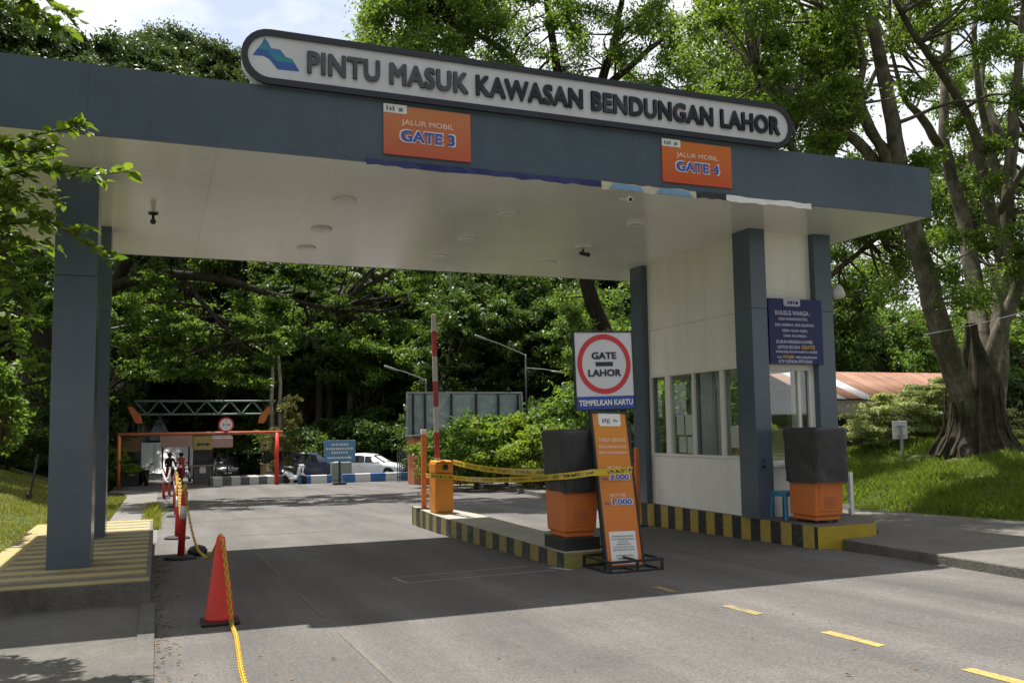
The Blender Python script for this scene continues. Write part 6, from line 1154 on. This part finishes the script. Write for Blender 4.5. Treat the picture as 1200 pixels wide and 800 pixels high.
for _ in range(64):       # the rest of its crown, outside the frame, shades the walkway
    c = Vector((rg.uniform(-3.9, -1.4), rg.uniform(7.4, 9.1), rg.uniform(2.8, 4.9)))
    if at(0, 300, c.y).x-.35 < c.x: c.x = at(0, 300, c.y).x-.4-rg.random()
    e = c+Vector((rg.uniform(-.7, .7), rg.uniform(-.6, .6), rg.uniform(-.2, .3))); branch(mbT, [crown.lerp(Vector((-2.6, 8.3, 6.6)), rg.random()), c.lerp(crown, .4), c], .03, .012, 5, 3, .03, rg); spray([c, c.lerp(e, .5)+Vector((0, 0, .05)), e], .01, .11, .04, True)
part(mbT, 'trunk', M['bark'], nt); me = np_mesh('leaves', np.array(LV)-np.array(NT), 6, M['leaf_near']); o = bpy.data.objects.new('leaves', me); COL.objects.link(o); o.parent = nt
# leafy shrub further left on the lawn
rg = np.random.default_rng(43); b8 = Vector((fx(-12, 16), 16, 0)); b8.z = g(b8.x, b8.y); cl = [(np.array(at(rg.uniform(-70, 26), rg.uniform(425, 520), rg.uniform(15.2, 17))), rg.uniform(.22, .4)) for _ in range(48)]
hero('leafy_shrub', 'light green leafy shrub at the left edge on the lawn', [([b8, b8+Vector((.05, 0, .8)), b8+Vector((.1, .1, 1.8))], .05, .02)], cl, 120, .13, M['leaf_light'], M['bark'], 44, tuple(b8), flat=.7, twig=.012, cat='shrub')
# cable slung across the right lawn
mb = MB(); a, b = A_(1082, 392, 16.3), A_(1290, 335, 15.0); mb.tube(sagline(a, b, .12, 12), .012, 5); o = mb.build('overhead_cable', M['darksteel'] if False else M['steel'], origin=a, label='thin pale cable strung from the huge old tree to the right', category='cable')
# ---------------------------------------------------------------- grass
def blades(name, n, area, hh, wd, m, rg, lab, dens=None, clump=.5):
    x = rg.uniform(area[0], area[1], n); y = rg.uniform(area[2], area[3], n)
    if dens is not None: k = rg.random(n) < dens(x, y); x, y = x[k], y[k]
    q = .5+.5*np.sin(x*2.1+np.sin(y*1.7)*1.5)*np.sin(y*2.6+1); h = rg.uniform(hh[0], hh[1], len(x))*(1-clump+clump*2*q*rg.uniform(.6, 1, len(x)))
    z = tz(x, y)-.03; a = rg.uniform(0, 6.28, len(x)); w = wd*rg.uniform(.6, 1.3, len(x)); B = np.stack([x, y, z], 1); s_ = np.stack([np.cos(a)*w, np.sin(a)*w, 0*a], 1); ln = np.stack([rg.normal(size=len(x))*h*.45, rg.normal(size=len(x))*h*.45, h], 1)
    V = np.stack([B-s_, B+s_, B+s_*.55+ln*[.45, .45, .6], B+ln, B-s_*.55+ln*[.45, .45, .6]], 1); me = np_mesh(name, V.reshape(-1, 3), 5, m); o = bpy.data.objects.new(name, me); COL.objects.link(o); return tagp(o, kind='stuff', label=lab, category='grass')
rg = np.random.default_rng(51)
blades('lawn_grass', 150000, (13.8, 27, 7, 27), (.05, .21), .016, M['grass'], rg, 'rough green grass covering the right lawn', lambda x, y: np.clip((x-13.75-.35*np.sin(y*2.3)*np.sin(y*.9))*1.7, .03, 1)*np.where(y < 23, 1, .5)*np.clip((np.hypot(x-bx.x, y-bx.y)-1.1+.5*np.sin(5*np.arctan2(y-bx.y, x-bx.x)))*1.3, 0, 1))
blades('verge_grass', 70000, (-9, -1.12, 9, 40), (.04, .13), .012, M['lawn'], rg, 'short sunlit grass on the left lawn', lambda x, y: np.clip(1.1-(y-9)/60, .3, 1)*((x < -1.98) | (y > 18)))
blades('tuft_grass', 9000, (-.5, .12, 21, 32), (.05, .28), .012, M['lawn'], rg, 'yellowish grass tufts along the left road edge', lambda x, y: np.clip(.9-abs(x+.08)*3.4, 0, 1)*(.5+.5*np.sin(y*3)))
blades('bank_grass', 40000, (12.2, 20, 19, 37), (.15, .5), .014, M['lawn'], rg, 'tall yellow green grass behind the low wall', lambda x, y: ((x > 12.35+(y-19.6)*.14) & (x < 15.5+(y-19.6)*.14))*.9)
